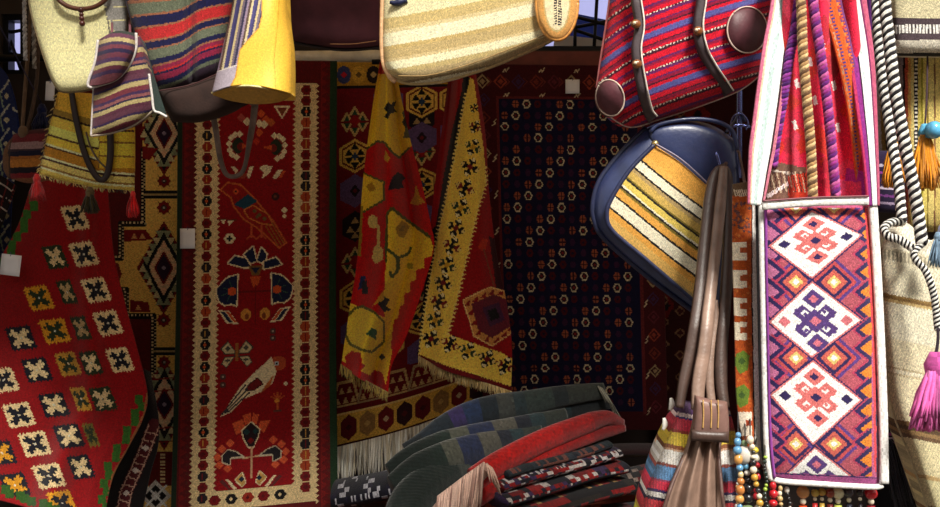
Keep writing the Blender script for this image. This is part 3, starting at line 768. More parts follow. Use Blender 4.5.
def hex_kilim():
    X0, X1, Y0, Y1 = 330, 482, 62, 452
    cv = Cv(X0, Y0, X1, Y1, 1.0, (124, 16, 24))
    Yl = (240, 196, 92); PU = (104, 80, 128)
    def hx(cx, cy, st):
        if st == 0:
            cv.hexv(cx, cy, 16, 18, Yl, .5); cv.hexv(cx, cy, 13.4, 15.2, (106, 14, 20), .5)
            cv.hexv(cx, cy, 11.6, 13.4, Yl, .5)
            for dx, dy, sg in ((0, -10, 1), (-6, -4, 1), (6, -4, 1), (-6, 5, -1), (6, 5, -1), (0, 10.5, -1)):
                cv.poly([(cx + dx - 4.2, cy + dy + 3 * sg), (cx + dx + 4.2, cy + dy + 3 * sg), (cx + dx, cy + dy - 4 * sg)], BLACK)
            cv.dia(cx, cy + .5, 4.2, 4.6, (40, 66, 104))
        elif st == 1:
            cv.hexv(cx, cy, 15, 17, PU, .5); cv.dia(cx, cy, 5, 7, (34, 22, 36)); cv.dia(cx, cy, 2, 3, (120, 30, 40))
        elif st == 2:
            for dx, dy, sg in ((0, -10, 1), (-8, -4, 1), (8, -4, 1), (-8, 6, -1), (8, 6, -1), (0, 11, -1)):
                cv.poly([(cx + dx - 6, cy + dy + 4 * sg), (cx + dx + 6, cy + dy + 4 * sg), (cx + dx, cy + dy - 6 * sg)], (214, 180, 112)); cv.poly([(cx + dx - 3, cy + dy + 4 * sg), (cx + dx + 3, cy + dy + 4 * sg), (cx + dx, cy + dy - 2 * sg)], (34, 72, 52))
            cv.dia(cx, cy, 6, 7, (160, 22, 26))
        else:
            cv.hexv(cx, cy, 13, 16, (32, 20, 26), .5)
            for dx, dy in ((0, -6), (-5, 3), (5, 3), (0, 9)): cv.poly([(cx + dx - 4, cy + dy + 3), (cx + dx + 4, cy + dy + 3), (cx + dx, cy + dy - 4)], (186, 150, 96))
    order = [2, 0, 1, 3]
    for k, cx in enumerate((353, 387, 421, 455, 489)):
        y = 104 + (18 if k % 2 == 0 else 0); i = [0, 2, 1, 3, 0][k]
        i = {0: 0, 1: 2, 2: 3, 3: 1, 4: 0}[k]
        while y < 385: hx(cx, y, order[i % 4]); y += 36; i += 1
    for cx in (421,): hx(cx, 104, 0); hx(cx, 143, 1)
    cv.rect(X0, Y0, X1, 88, (190, 142, 46))
    for k, x in enumerate(range(336, 482, 15)):
        c = [(58, 66, 120), (214, 166, 60), (40, 26, 24), (130, 24, 36)][k % 4]; cv.ell(x + 6, 75, 7, 9, c); cv.dia(x + 6, 75, 3, 4, [(190, 30, 50), (120, 90, 40), (200, 170, 110), (30, 30, 40)][k % 4])
    cv.rect(X0, 86, X1, 89, (30, 20, 24))
    # lower bands
    cv.rect(X0, 384, X1, 420, (110, 12, 18))
    for k, x in enumerate(range(340, 482, 26)):
        cv.poly([(x - 6, 386), (x + 12, 386), (x + 18, 412), (x - 12, 412)], (206, 170, 110) if k % 2 == 0 else (170, 140, 100)); cv.poly([(x - 4, 389), (x + 10, 389), (x + 15, 410), (x - 9, 410)], (110, 12, 18))
        for dx, dy in ((-1, 396), (7, 396), (-5, 406), (3, 406), (11, 406)): cv.poly([(x + dx - 3, dy + 3), (x + dx + 3, dy + 3), (x + dx, dy - 4)], (206, 170, 110))
    cv.rect(X0, 418, X1, 450, (220, 170, 70)); cv.rect(X0, 418, X1, 420, (236, 200, 120)); cv.rect(X0, 449, X1, 452, (60, 14, 18))
    for k, x in enumerate(range(346, 484, 19)):
        cv.hexv(x, 434, 8.4, 13, [(96, 14, 22), (150, 110, 60), (110, 20, 24), (52, 20, 26)][k % 4], .5); cv.dia(x, 434, 3, 4, [(60, 8, 14), (190, 150, 80), (190, 160, 120), (90, 20, 24)][k % 4])
    t = thing('hexagon_kilim', 'dark red kilim of yellow and purple hexagons with a yellow bottom border and pale fringe', 'rug', at(405, 450, 3.95))
    def d(u, v): return .012 * np.sin(u * 8) - .16 * np.clip(v - .55, 0, 1) ** 1.3 * (1 + .2 * u)
    sheet('woven_field', WOOL, t, top=[(332, 62), (405, 62), (482, 62)], bot=[(333, 449), (400, 432), (480, 404)], left=[(332, 62), (333, 449)], right=[(482, 62), (480, 404)], Y=3.96, cv=cv, nu=152, nv=388, df=d, mode='uv')
    fringe('fringe', t, [(334, 448), (400, 431), (472, 406)], 36, [3.9, 3.88], 150, .0034, (248, 242, 228), (214, 204, 180), sag=.03)
hex_kilim()

def yellow_drape():
    cv = Cv(335, 60, 445, 410, 1.0, (196, 16, 18))
    Yl = (255, 204, 52); DG = (84, 84, 30); RD = (186, 16, 16)
    # upper yellow field
    cv.poly([(366, 74), (412, 74), (412, 146), (408, 150), (398, 158), (390, 150), (385, 143), (378, 141), (362, 152)], Yl)
    cv.line([(362, 152), (378, 141), (385, 143), (391, 151), (399, 158), (409, 148)], 2.2, DG)
    for p in ([(384, 108), (388, 102), (391, 104), (396, 101), (394, 108), (397, 112), (391, 113), (388, 119), (384, 117), (387, 112)],): cv.poly(p, BLACK)
    cv.poly([(402, 112), (409, 108), (411, 138), (403, 138), (406, 126)], (92, 92, 66)); cv.dia(406, 122, 4, 7, BLACK)
    # left small yellow hexagon
    cv.poly([(361, 172), (372, 176), (384, 182), (384, 200), (374, 206), (360, 214)], Yl); cv.line([(361, 172), (384, 182), (384, 200), (360, 214)], 2, DG)
    cv.poly([(366, 186), (372, 182), (376, 190), (370, 192)], (180, 130, 30))
    # black motif and yellow bits on red
    cv.poly([(388, 190), (392, 178), (398, 172), (402, 174), (406, 178), (402, 182), (404, 188), (396, 189)], (24, 20, 36))
    cv.poly([(410, 204), (414, 196), (416, 184), (420, 196), (426, 202), (418, 205)], (206, 150, 40)); cv.poly([(385, 150), (390, 158), (388, 162), (384, 160)], (206, 150, 40))
    cv.poly([(369, 216), (374, 215), (377, 217), (377, 224), (380, 226), (380, 246), (383, 250), (383, 260), (375, 264), (372, 258), (374, 248), (377, 244), (377, 228), (370, 228), (368, 222)], (226, 196, 110))
    cv.poly([(359, 206), (363, 206), (361, 256), (357, 256)], (146, 118, 34))
    # main medallion
    M = [(387, 214), (392, 208), (404, 218), (418, 228), (430, 237), (433, 246), (432, 256), (424, 258), (424, 268), (416, 270), (416, 280), (410, 282), (410, 292), (404, 294), (404, 304), (400, 306), (398, 318), (394, 320), (390, 352), (386, 356), (384, 300), (386, 260)]
    cv.poly(M, Yl); cv.line(M[:5], 3, DG); cv.line([(387, 214), (386, 262)], 2.4, DG)
    cv.poly([(396, 228), (402, 220), (410, 226), (404, 238), (398, 236)], (170, 130, 36)); cv.poly([(398, 230), (405, 224), (404, 232)], (140, 110, 40))
    for p in ([(385, 248), (391, 252), (398, 258), (408, 254), (411, 248)], [(398, 258), (398, 270), (392, 277), (390, 272)]): cv.line(p, 3, (70, 84, 40))
    cv.ell(410, 266, 3, 3, (170, 150, 40))
    cv.poly([(361, 276), (366, 276), (364, 288), (358, 290)], (30, 40, 90)); cv.poly([(362, 282), (367, 280), (368, 294), (362, 294)], (24, 24, 34))
    # lower left hexagon
    H = [(346, 318), (354, 309), (362, 306), (374, 312), (384, 322), (384, 342), (372, 352), (362, 350), (350, 344), (346, 336)]
    cv.poly([(343, 300), (386, 318), (392, 352), (386, 384), (340, 360)], Yl); cv.poly(H, (255, 212, 64)); cv.line(H, 2.6, (96, 92, 34), True)
    cv.poly([(365, 334), (372, 328), (377, 330), (376, 340), (370, 336)], (44, 92, 60))
    cv.poly([(345, 356), (352, 351), (361, 353), (362, 362), (366, 366), (360, 372), (346, 364)], RD); cv.poly([(368, 378), (374, 370), (382, 372), (388, 392), (376, 388)], RD)
    cv.poly([(378, 304), (384, 296), (390, 300), (386, 306), (392, 310), (384, 312)], BLACK); cv.poly([(372, 306), (384, 290), (384, 300)], (206, 150, 40)); cv.dia(382, 357, 3, 4, BLACK)
    t = thing('yellow_drape_kilim', 'folded kilim with bold yellow medallions on red hanging by its corner', 'rug', at(388, 392, 3.7))
    def d(u, v): return -.075 * np.exp(-((u - .42) / .16) ** 2) * (.4 + .6 * v) + .05 * np.exp(-((u - .72) / .10) ** 2) + .02 * np.sin(u * 9 + v * 2) - .03 * v
    sheet('woven_field', WOOL, t, top=[(380, 62), (388, 60), (394, 62)], bot=[(341, 366), (362, 380), (388, 394)], left=[(380, 62), (372, 110), (363, 180), (357, 260), (349, 312), (341, 366)],
          right=[(394, 62), (408, 130), (421, 180), (431, 225), (434, 248), (424, 285), (407, 335), (392, 365), (388, 394)], Y=3.60, cv=cv, nu=92, nv=332, df=d, mode='px')
    fringe('fringe', t, [(341, 364), (362, 378), (388, 392)], 10, 3.535, 60, .002, (176, 150, 70), (120, 96, 50))
yellow_drape()

def flower_rug():
    cv = Cv(405, 60, 525, 400, 1.0, (150, 12, 18))
    Yl = (255, 208, 84); BK = (18, 15, 18)
    bl = [(470, 78), (465, 100), (452, 170), (437, 240), (426, 305), (419, 354)]      # band outer edge
    br = [(474, 80), (484, 150), (486, 182), (479, 206), (470, 244), (459, 292), (448, 334)]
    cv.poly([(400, 60), (450, 60), (470, 78)] + bl[1:] + [(400, 360)], BK)
    cv.poly([(446, 60), (464, 60), (462, 90), (452, 130), (444, 175), (436, 225), (424, 240), (400, 360), (400, 60)], (150, 14, 20))
    cv.poly(bl + [(447, 366), (480, 376), (515, 388), (515, 360), (500, 352), (476, 344)] + br[::-1], Yl)
    Cl = curve(bl, 70); Cr = curve(br, 60)
    for x, y in Cl[4:]: cv.poly([(x - 3.4, y + .2), (x + 1, y - 1.4), (x + 1, y + 1.6)], (250, 214, 120))
    for x, y in Cr[20:]: cv.poly([(x + 3.2, y + .2), (x - 1, y - 1.4), (x - 1, y + 1.6)], (250, 214, 120))
    def fl(cx, cy, c1, c2, s=1.0, rot=.3):
        for k in range(4):
            a = rot + k * math.pi / 2; ca, sa = math.cos(a), math.sin(a); x, y = cx + 6.0 * s * ca, cy + 6.0 * s * sa; r = 4.3 * s
            D = [(x + r * ca, y + r * sa), (x - r * sa, y + r * ca), (x - r * ca, y - r * sa), (x + r * sa, y - r * ca)]
            cv.poly(D, c1 if k % 2 == 0 else BK)
            i = r * .72; q = .18 * r; xx, yy = x + q * ca, y + q * sa
            cv.poly([(xx + i * ca, yy + i * sa), (xx - i * sa * .9, yy + i * ca * .9), (xx - i * .2 * ca, yy - i * .2 * sa), (xx + i * sa * .9, yy - i * ca * .9)], (250, 228, 170) if k % 2 else (240, 206, 120))
        cv.dia(cx, cy, 3.4 * s, 3.4 * s, c2)
    RD2 = (120, 18, 24)
    pts = [(474, 108, .5), (475, 127, .7), (473, 147, .9), (470, 167, 1.0), (465, 188, 1.02), (461, 208, 1.02), (456, 228, 1), (452, 246, 1), (447, 265, 1), (443, 283, 1), (439, 302, 1), (435, 320, 1), (431, 339, 1), (450, 344, .95), (468, 351, .95), (487, 359, .95), (505, 366, .95)]
    for k, (x, y, s) in enumerate(pts): fl(x, y, [BK, RD2, (40, 60, 40)][k % 3], [RD2, BK, (200, 150, 40)][k % 3], s * 1.02, .45)
    cv.poly([(419, 354), (447, 366), (480, 376), (515, 388), (515, 394), (480, 383), (446, 373), (419, 361)], (110, 14, 20))
    cv.poly([(419, 359), (446, 372), (480, 382), (515, 393), (515, 410), (419, 400)], (222, 196, 130))
    # medallion in the red field
    m = [(463, 300), (490, 287), (508, 292), (516, 330), (492, 346), (474, 336)]
    cv.poly(m, (206, 140, 70)); cv.poly([(471, 304), (494, 294), (508, 300), (512, 326), (492, 338), (478, 330)], (104, 30, 44))
    for k, (x, y) in enumerate(((467, 303), (475, 299), (483, 295), (491, 292), (500, 292), (470, 312), (474, 322), (478, 332), (486, 339), (496, 340), (504, 334), (510, 328))): cv.poly([(x - 4, y + 3), (x + 3, y + 3), (x + 3, y - 3)], (130, 20, 24))
    cv.poly([(482, 308), (499, 302), (505, 320), (490, 327)], (70, 30, 60)); cv.poly([(487, 311), (496, 308), (500, 318), (491, 321)], BK)
    cv.line(m, 1.2, (232, 190, 120), True)
    cv.poly([(478, 246), (483, 238), (488, 240), (486, 250), (481, 251)], (190, 50, 24)); cv.line([(484, 250), (494, 286)], 1.6, (130, 60, 40))
    cv.poly([(489, 236), (498, 240), (505, 290), (496, 288)], (54, 14, 22))
    t = thing('flower_border_rug', 'red kilim corner with a yellow border of small four-petal flowers beside the navy rug', 'rug', at(465, 390, 3.75))
    def d(u, v): return -.03 * np.sin(u * 3.2) - .035 * np.exp(-((u - .3) / .15) ** 2) * v + .03 * np.exp(-((u - .12) / .1) ** 2) - .05 * v + .012 * np.sin(u * 12 + v * 4)
    sheet('woven_field', WOOL, t, top=[(450, 64), (462, 62), (474, 62)], bot=[(418, 356), (446, 371), (480, 381), (511, 391)], left=[(450, 64), (443, 120), (434, 190), (426, 270), (421, 320), (418, 356)],
          right=[(474, 62), (485, 130), (489, 190), (496, 250), (508, 310), (512, 350), (511, 391)], Y=3.62, cv=cv, nu=104, nv=324, df=d, mode='px')
    fringe('fringe', t, [(419, 356), (446, 371), (480, 381), (511, 391)], 9, 3.55, 120, .0022, (226, 200, 140), (190, 160, 100))
flower_rug()

def navy_rug():
    X0, X1, Y0, Y1 = 470, 662, 66, 430
    cv = Cv(X0, Y0, X1, Y1, 1.15, (70, 14, 22))
    # guard stripes
    cv.rect(497, 100, 637, 412, (18, 16, 50))
    for y in np.arange(105, 411, 11.45):
        row = int(round((y - 105) / 11.45))
        for k in range(13):
            x = 502.5 + k * 11.1
            if x > 634: continue
            j = (k + row) % 4
            if j == 2 and (k * 5 + row * 3) % 11:
                cv.hexa(x, y, 4.4, 4.4, (206, 192, 160), .45); cv.hexa(x, y, 2.9, 2.9, (44, 14, 30), .45); cv.dia(x, y, 1.5, 1.5, (120, 30, 36))
                for a in range(4): cv.dia(x + 4.2 * math.cos(a * 1.571 + .785), y + 4.2 * math.sin(a * 1.571 + .785), .8, .8, (18, 16, 50))
            elif j == 1:
                cv.hexa(x, y, 3.8, 3.8, (156, 84, 58), .45); cv.line([(x - 4, y), (x + 4, y)], 1, (50, 16, 30)); cv.line([(x, y - 4), (x, y + 4)], 1, (50, 16, 30))
            elif j == 3:
                cv.hexa(x, y, 3.8, 3.8, (78, 14, 28), .45); cv.dia(x, y, 1.6, 1.6, (24, 16, 46))
            else:
                cv.hexa(x, y, 3.2, 3.4, (54, 22, 56), .45)
    for x0, x1 in ((494, 497), (637, 640)): cv.rect(x0, 98, x1, 414, (104, 34, 36))
    cv.rect(494, 97, 640, 100, (104, 34, 36))
    # border motifs
    bc = [(170, 146, 106), (150, 62, 42), (64, 36, 74), (120, 46, 32), (100, 34, 44)]
    for k, x in enumerate(np.arange(481, 660, 18)):
        c = bc[k % 5]; cv.dia(x, 83, 7, 7.5, c); cv.dia(x, 83, 5, 5.4, (66, 12, 22)); cv.dia(x, 83, 3, 3.4, c)
        for yy in (71.5, 96): cv.line([(x + 3, yy + 2), (x + 5, yy - 1), (x + 6, yy + 1.5), (x + 8.5, yy - 2)], 1.1, (206, 186, 150)) if k % 2 else None
        cv.line([(x + 9 - 4, 79), (x + 9, 83), (x + 5, 87)], .9, (120, 50, 40))
    for k, y in enumerate(np.arange(101, 420, 18)):
        for x in (482, 650):
            c = bc[(k + 2) % 5] if x < 500 else bc[(k * 2) % 5]; cv.dia(x, y, 6.5, 7, c); cv.dia(x, y, 4.6, 5, (66, 12, 22)); cv.dia(x, y, 2.6, 2.8, c)
        for x in (492, 642.5):
            if k % 2: cv.line([(x - 2, y + 8), (x + 1, y + 5), (x - .5, y + 4), (x + 2, y + 1)], 1.1, (206, 186, 150))
    t = thing('navy_rug', 'navy rug dotted with small pale octagons inside a maroon border', 'rug', at(566, 430, 3.9))
    def d(u, v): return .01 * np.sin(u * 6) - .05 * v + .006 * np.sin(v * 8)
    sheet('knotted_field', PILE, t, top=[(471, 64), (662, 66)], bot=[(484, 430), (668, 430)], left=[(471, 64), (476, 250), (484, 430)], right=[(662, 66), (664, 250), (668, 430)], Y=3.92, cv=cv, nu=220, nv=416, df=d, mode='uv')
navy_rug()

def dark_rug():
    cv = Cv(655, 60, 800, 470, 1.0, (52, 8, 12))
    r = random.Random(4)
    for k in range(26):
        x, y = r.uniform(660, 790), r.uniform(80, 440); cv.dia(x, y, r.uniform(6, 14), r.uniform(8, 20), (104, 16, 16)); cv.dia(x, y, 5, 6, (24, 14, 24))
    for y in range(80, 460, 22):
        for x in (664, 680): cv.dia(x, y + (11 if x == 680 else 0), 5, 6, (128, 92, 66)); cv.dia(x, y + (11 if x == 680 else 0), 3, 4, (60, 12, 18))
    cv.rect(655, 60, 658, 470, (20, 14, 20))
    t = thing('maroon_rug', 'very dark maroon rug in shade between the navy rug and the leather straps', 'rug', at(725, 470, 4.0))
    sheet('knotted_field', PILE, t, left=[(658, 62), (655, 470)], right=[(800, 62), (800, 470)], Y=4.06, cv=cv, nu=116, nv=328, df=lambda u, v: .012 * np.sin(u * 7), mode='px')
    cv2 = Cv(-80, 70, 60, 330, 1.0, (26, 44, 104))
    r = random.Random(8)
    for k in range(9):
        y = 84 + k * 24
        for x in (0, 22, -30, 46): 
            cv2.line([(x - 9, y), (x, y + 9), (x + 9, y - 3)], 1.8, (196, 200, 190)); cv2.line([(x, y + 9), (x + 3, y + 22)], 1.6, (150, 170, 150)); cv2.dia(x + 7, y + 12, 3, 3, (206, 200, 170))
    t = thing('blue_rug', 'blue rug with pale branching pattern at the far left edge', 'rug', at(0, 330, 3.9))
    sheet('woven_field', WOOL, t, left=[(-80, 62), (-80, 330)], right=[(-4, 62), (8, 78), (17, 110), (19, 150), (12, 200), (8, 330)], Y=3.86, cv=cv2, nu=88, nv=240, df=lambda u, v: -.03 * np.sin(u * 6), mode='px')
    # small dark rug end with white lines, lower left
    cv3 = Cv(-60, 170, 20, 300, 1.0, (26, 16, 18))
    for k in range(12):
        cv3.line([(-50, 150 + k * 12), (20, 196 + k * 12)], 1.1, (190, 176, 166))
        cv3.line([(-40 + k * 8, 180), (-70 + k * 8, 290)], 1, (110, 30, 30))
    t = thing('lined_rug', 'dark rug corner crossed by thin white lines at the left edge', 'rug', at(-10, 260, 3.6))
    sheet('woven_field', WOOL, t, top=[(-50, 150), (0, 175), (16, 186)], bot=[(-60, 330), (-40, 330)], left=[(-50, 150), (-60, 330)], right=[(16, 186), (8, 208), (-4, 240), (-40, 330)], Y=3.66, cv=cv3, nu=60, nv=100, mode='px')
dark_rug()

# price tags pinned to the rugs
def price_tag(px, py, w, h, Y, label, rot=0.0):
    c, s = math.cos(rot), math.sin(rot)
    q = [(px + c * a * w - s * b * h, py + s * a * w + c * b * h) for a, b in ((-.5, -.5), (.5, -.5), (.5, .5), (-.5, .5))]
    t = thing('price_tag', label, 'tag', at(px, py + h / 2, Y), 'paper price tags')
    sheet('paper', PAPER, t, top=[q[0], q[1]], bot=[q[3], q[2]], Y=Y, nu=4, nv=4, th=.0012, df=lambda u, v: -.004 * np.sin(u * 3.1))
    tube('pin', path3([(px, py - h * .42), (px + .4, py - h * .5), (px, py - h * .62)], Y - .004, 5), .0012, CHROME, t, 6)
price_tag(187.5, 238.5, 15, 20, 3.79, 'white paper price tag pinned to the left edge of the bird rug')
price_tag(572.5, 86.5, 14, 14, 3.905, 'white paper price tag on the top border of the navy rug')
price_tag(10.5, 265, 20, 21, 3.33, 'white paper price tag on the red square-motif rug', .12)
price_tag(50, 91, 9, 19, 3.0, 'small white paper tag hanging below the cream sack', .05)

# ------------------------------------------------------------------ folded textiles at the foot of the wall
def roll(parent, name, pts, Y, r, stripes, mat=FLEECE, prof=(1, .8), ns=28, n=90, jit=.08, fold=0.0):
    P = path3(pts, Y, n)
    bounds = np.array([b for b, _ in stripes]); cs = np.array([c for _, c in stripes]) / 255.0
    V, q, t = tube_geo(P, r, ns, prof)
    m = n - 1; s = np.repeat((np.arange(m) + .5) / m, ns)
    i = np.clip(np.searchsorted(bounds, s), 0, len(cs) - 1); fq = cs[i]
    # lengthways creases of folded cloth
    a = np.tile(np.arange(ns) / ns * 2 * np.pi, n)
    rr = 1 + fold * np.sin(a * 3 + 1) + fold * .6 * np.sin(a * 5 + np.repeat(np.linspace(0, 2, n), ns))
    C = np.repeat(P, ns, 0); V[:n * ns] = C + (V[:n * ns] - C) * rr[:, None]
    fc = jitter(np.vstack([fq, np.tile(fq[:1], (ns, 1)), np.tile(fq[-1:], (ns, 1))]), jit)
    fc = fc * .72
    return mk(name, V, [q, t], mat, parent, fc, V[:, [0, 2]] , True)

sk = lambda px: px / F
DG1 = (30, 44, 44); DB1 = (36, 44, 84); GY = (84, 84, 76); TL = (30, 66, 80)
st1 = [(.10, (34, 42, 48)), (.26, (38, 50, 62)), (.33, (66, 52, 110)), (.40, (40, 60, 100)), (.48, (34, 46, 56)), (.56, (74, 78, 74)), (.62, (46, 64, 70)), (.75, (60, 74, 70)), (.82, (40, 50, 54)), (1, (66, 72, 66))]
t = thing('folded_blanket', 'long dark blue-green striped blanket, upper one of the folded pair below the navy rug', 'blanket', at(500, 440, 3.45), 'folded striped blankets')
px_ = lambda l, Y: [k * Y / F for k in l]
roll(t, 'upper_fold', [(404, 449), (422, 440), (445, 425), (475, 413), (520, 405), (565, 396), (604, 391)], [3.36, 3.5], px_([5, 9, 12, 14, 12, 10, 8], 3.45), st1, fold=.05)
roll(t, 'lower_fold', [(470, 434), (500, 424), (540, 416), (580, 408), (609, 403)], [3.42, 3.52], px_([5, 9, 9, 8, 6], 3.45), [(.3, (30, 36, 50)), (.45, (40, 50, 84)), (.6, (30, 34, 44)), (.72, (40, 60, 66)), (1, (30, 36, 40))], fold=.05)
fringe('fringe', t, [(598, 386), (604, 390), (609, 400)], 16, 3.47, 26, .0025, (150, 146, 130), (100, 96, 86), slant=.5)
t = thing('folded_blanket', 'dark green striped blanket fanning open, lower one of the folded pair above the pink fringe', 'blanket', at(470, 507, 3.3), 'folded striped blankets')
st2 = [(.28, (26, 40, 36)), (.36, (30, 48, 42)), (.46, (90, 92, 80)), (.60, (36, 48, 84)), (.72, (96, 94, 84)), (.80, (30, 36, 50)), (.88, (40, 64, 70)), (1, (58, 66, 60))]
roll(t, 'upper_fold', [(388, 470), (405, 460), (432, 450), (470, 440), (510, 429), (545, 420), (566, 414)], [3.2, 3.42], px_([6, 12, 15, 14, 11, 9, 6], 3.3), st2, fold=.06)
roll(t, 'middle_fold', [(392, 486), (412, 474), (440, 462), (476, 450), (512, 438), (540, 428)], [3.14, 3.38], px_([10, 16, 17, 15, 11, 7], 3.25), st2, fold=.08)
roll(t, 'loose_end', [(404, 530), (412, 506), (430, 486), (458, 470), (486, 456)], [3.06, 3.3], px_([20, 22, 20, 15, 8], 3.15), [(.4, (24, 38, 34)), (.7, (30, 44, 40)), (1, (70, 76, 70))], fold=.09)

t = thing('red_blanket', 'plain red folded blanket lying slantwise under the green striped one', 'blanket', at(550, 490, 3.3))
for nm, pp, rr in (('upper_fold', [(474, 480), (498, 464), (540, 442), (580, 426), (606, 418), (622, 424)], px_([12, 12, 11.5, 11, 10, 5], 3.3)), ('lower_fold', [(474, 496), (506, 478), (550, 453), (590, 437), (614, 430), (624, 427)], px_([12, 11, 8, 7, 7, 5], 3.3))):
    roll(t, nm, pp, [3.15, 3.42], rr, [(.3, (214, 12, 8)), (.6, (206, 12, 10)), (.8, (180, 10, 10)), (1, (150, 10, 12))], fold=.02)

t = thing('fringed_shawl', 'beige-pink fringe of a shawl spilling in front of the red blanket', 'shawl', at(465, 520, 3.1))
roll(t, 'shawl_fold', [(440, 520), (462, 492), (480, 474), (490, 468)], [3.06, 3.12], [.045, .04, .03, .018], [(1, (226, 180, 160))], fold=.05)
fringe('fringe', t, [(486, 464), (492, 468), (494, 474)], 18, 3.08, 26, .003, (214, 176, 156), (170, 130, 110), slant=.3)
fringe('fringe', t, [(484, 462), (470, 472), (454, 484), (438, 496)], 44, 2.99, 150, .0032, (236, 200, 182), (190, 150, 136), slant=-.1, sag=.02)

def pile_rug(label, pts_c, Y, h, w, cvf, nm='folded_carpet'):
    """flattened folded carpet: body slab swept along the fold edge plus rounded fold"""
    t = thing(nm, label, 'carpet', at(pts_c[0][0], pts_c[0][1] + 20, Y if np.isscalar(Y) else Y[0]), 'carpets folded in the pile')
    (x0, y0), (x1, y1) = pts_c[0], pts_c[-1]
    n = 150; ns = 40; P = path3(pts_c, Y, n)
    V, q, tr = tube_geo(P, h, ns, (.62, 1.9))
    V[:, 1] += 0
    s = np.repeat((np.arange(n - 1) + .5) / (n - 1), ns); a = np.tile((np.arange(ns) + .5) / ns, n - 1)
    fq = cvf(s, a) * .82; fc = jitter(np.vstack([fq, np.tile(fq[:1], (ns, 1)), np.tile(fq[-1:], (ns, 1))]), .1)
    mk('fold', V, [q, tr], PILE, t, fc, V[:, [0, 2]])
    return t
def cf(seed, cols_, nl, na):
    nl, na = int(nl * 1.9), int(na * 1.8)
    tab = np.array([[random.Random(seed * 991 + (i // (1 + (j * 7 + seed) % 4)) * 37 + j).choice(cols_) for j in range(na)] for i in range(nl)]) / 255.
    return lambda s, a: tab[np.clip((s * nl).astype(int), 0, nl - 1), np.clip((a * na).astype(int), 0, na - 1)]
K1 = [(24, 20, 30), (120, 14, 18), (24, 20, 30), (26, 24, 40), (150, 20, 20), (206, 196, 190), (60, 40, 80)]
K2 = [(22, 18, 22), (140, 16, 18), (22, 18, 22), (196, 150, 90), (150, 18, 20), (40, 34, 30)]
K3 = [(30, 40, 44), (26, 30, 40), (40, 50, 60)]
pile_rug('folded carpet with a grey-blue edge, top of the pile under the red blanket', [(500, 474), (540, 462), (580, 452), (604, 444)], [3.2, 3.42], .030, .2, cf(1, K3 + [(120, 70, 60)], 26, 5))
pile_rug('folded carpet flecked white, second in the pile under the red blanket', [(494, 486), (540, 472), (585, 460), (612, 452)], [3.18, 3.42], .036, .2, cf(2, K1 + [(214, 206, 206)], 46, 9))
pile_rug('folded black and red carpet with white teeth, third in the pile', [(496, 500), (545, 486), (590, 472), (618, 466)], [3.15, 3.42], .040, .2, cf(3, K1, 30, 8))
pile_rug('folded red and gold carpet at the bottom of the pile', [(500, 520), (545, 506), (590, 492), (622, 484)], [3.12, 3.42], .048, .2, cf(4, K2, 18, 7))
pile_rug('dark folded carpet with a beige stripe at the right of the pile', [(598, 452), (625, 450), (660, 450), (700, 450)], 3.62, .036, .2, lambda s, a: np.where(((a > .3) & (a < .5))[:, None], np.array([[.42, .38, .28]]), np.array([[.16, .06, .07]])))
pile_rug('black, white and red folded carpet beside the striped leather bag', [(600, 486), (630, 480), (660, 474), (690, 474)], 3.5, .06, .2, cf(6, [(24, 18, 22), (24, 18, 22), (110, 14, 18), (24, 20, 24), (150, 130, 120), (60, 20, 24)], 22, 9))
pile_rug('dark folded carpet at the floor of the pile right of the gold one', [(606, 520), (640, 516), (680, 514)], 3.4, .07, .2, cf(7, [(20, 16, 20), (20, 16, 20), (90, 12, 16), (26, 22, 26)], 18, 7))
pile_rug('black and white folded carpet below the pale fringe of the hexagon kilim', [(336, 494), (370, 488), (410, 480)], 3.62, .075, .2, cf(8, [(20, 20, 34), (20, 20, 34), (196, 196, 206), (24, 22, 40), (30, 26, 50)], 26, 11))
# low bench under the pile
bxa, bxb = at(330, 0, 3.5)[0], at(705, 0, 3.5)[0]
boxes('display_bench', [(bxa, 3.0, .44, bxb, 3.9, .50)] + [(x, y, 0, x + .07, y + .07, .44) for x in (bxa, bxb - .07) for y in (3.0, 3.83)], WOODR)
b = bpy.data.objects['display_bench']; tag(b, 'low red-brown wooden bench under the pile of folded carpets', 'bench')

# ------------------------------------------------------------------ bags hung along the front
def cord_up(parent, x, y, Y, c=(60, 44, 36), r=.004, name='hanging_strap'):
    """strap from a bag up over the awning beam (z 2.60)"""
    p = np.array(at(x, y, Y)); top = np.array([p[0], 2.06, 2.615])
    k = np.linspace(0, 1, 12)[:, None]
    P = p * (1 - k) + top * k
    P = np.vstack([P, top + [0, .06, .0], top + [0, .06, -.06]])
    return tube(name, P, r, SOFT, parent, 8, c)

def seam(parent, name, pts, Y, r, c, mat=None, n=50, jit=.05):
    return tube(name, path3(pts, Y, n), r, mat or SOFT, parent, 8, c, jit=jit)

def edge_pts(top, bot, left, right):
    return list(left) + list(bot[1:]) + list(right[::-1][1:]) + list(top[::-1][1:])

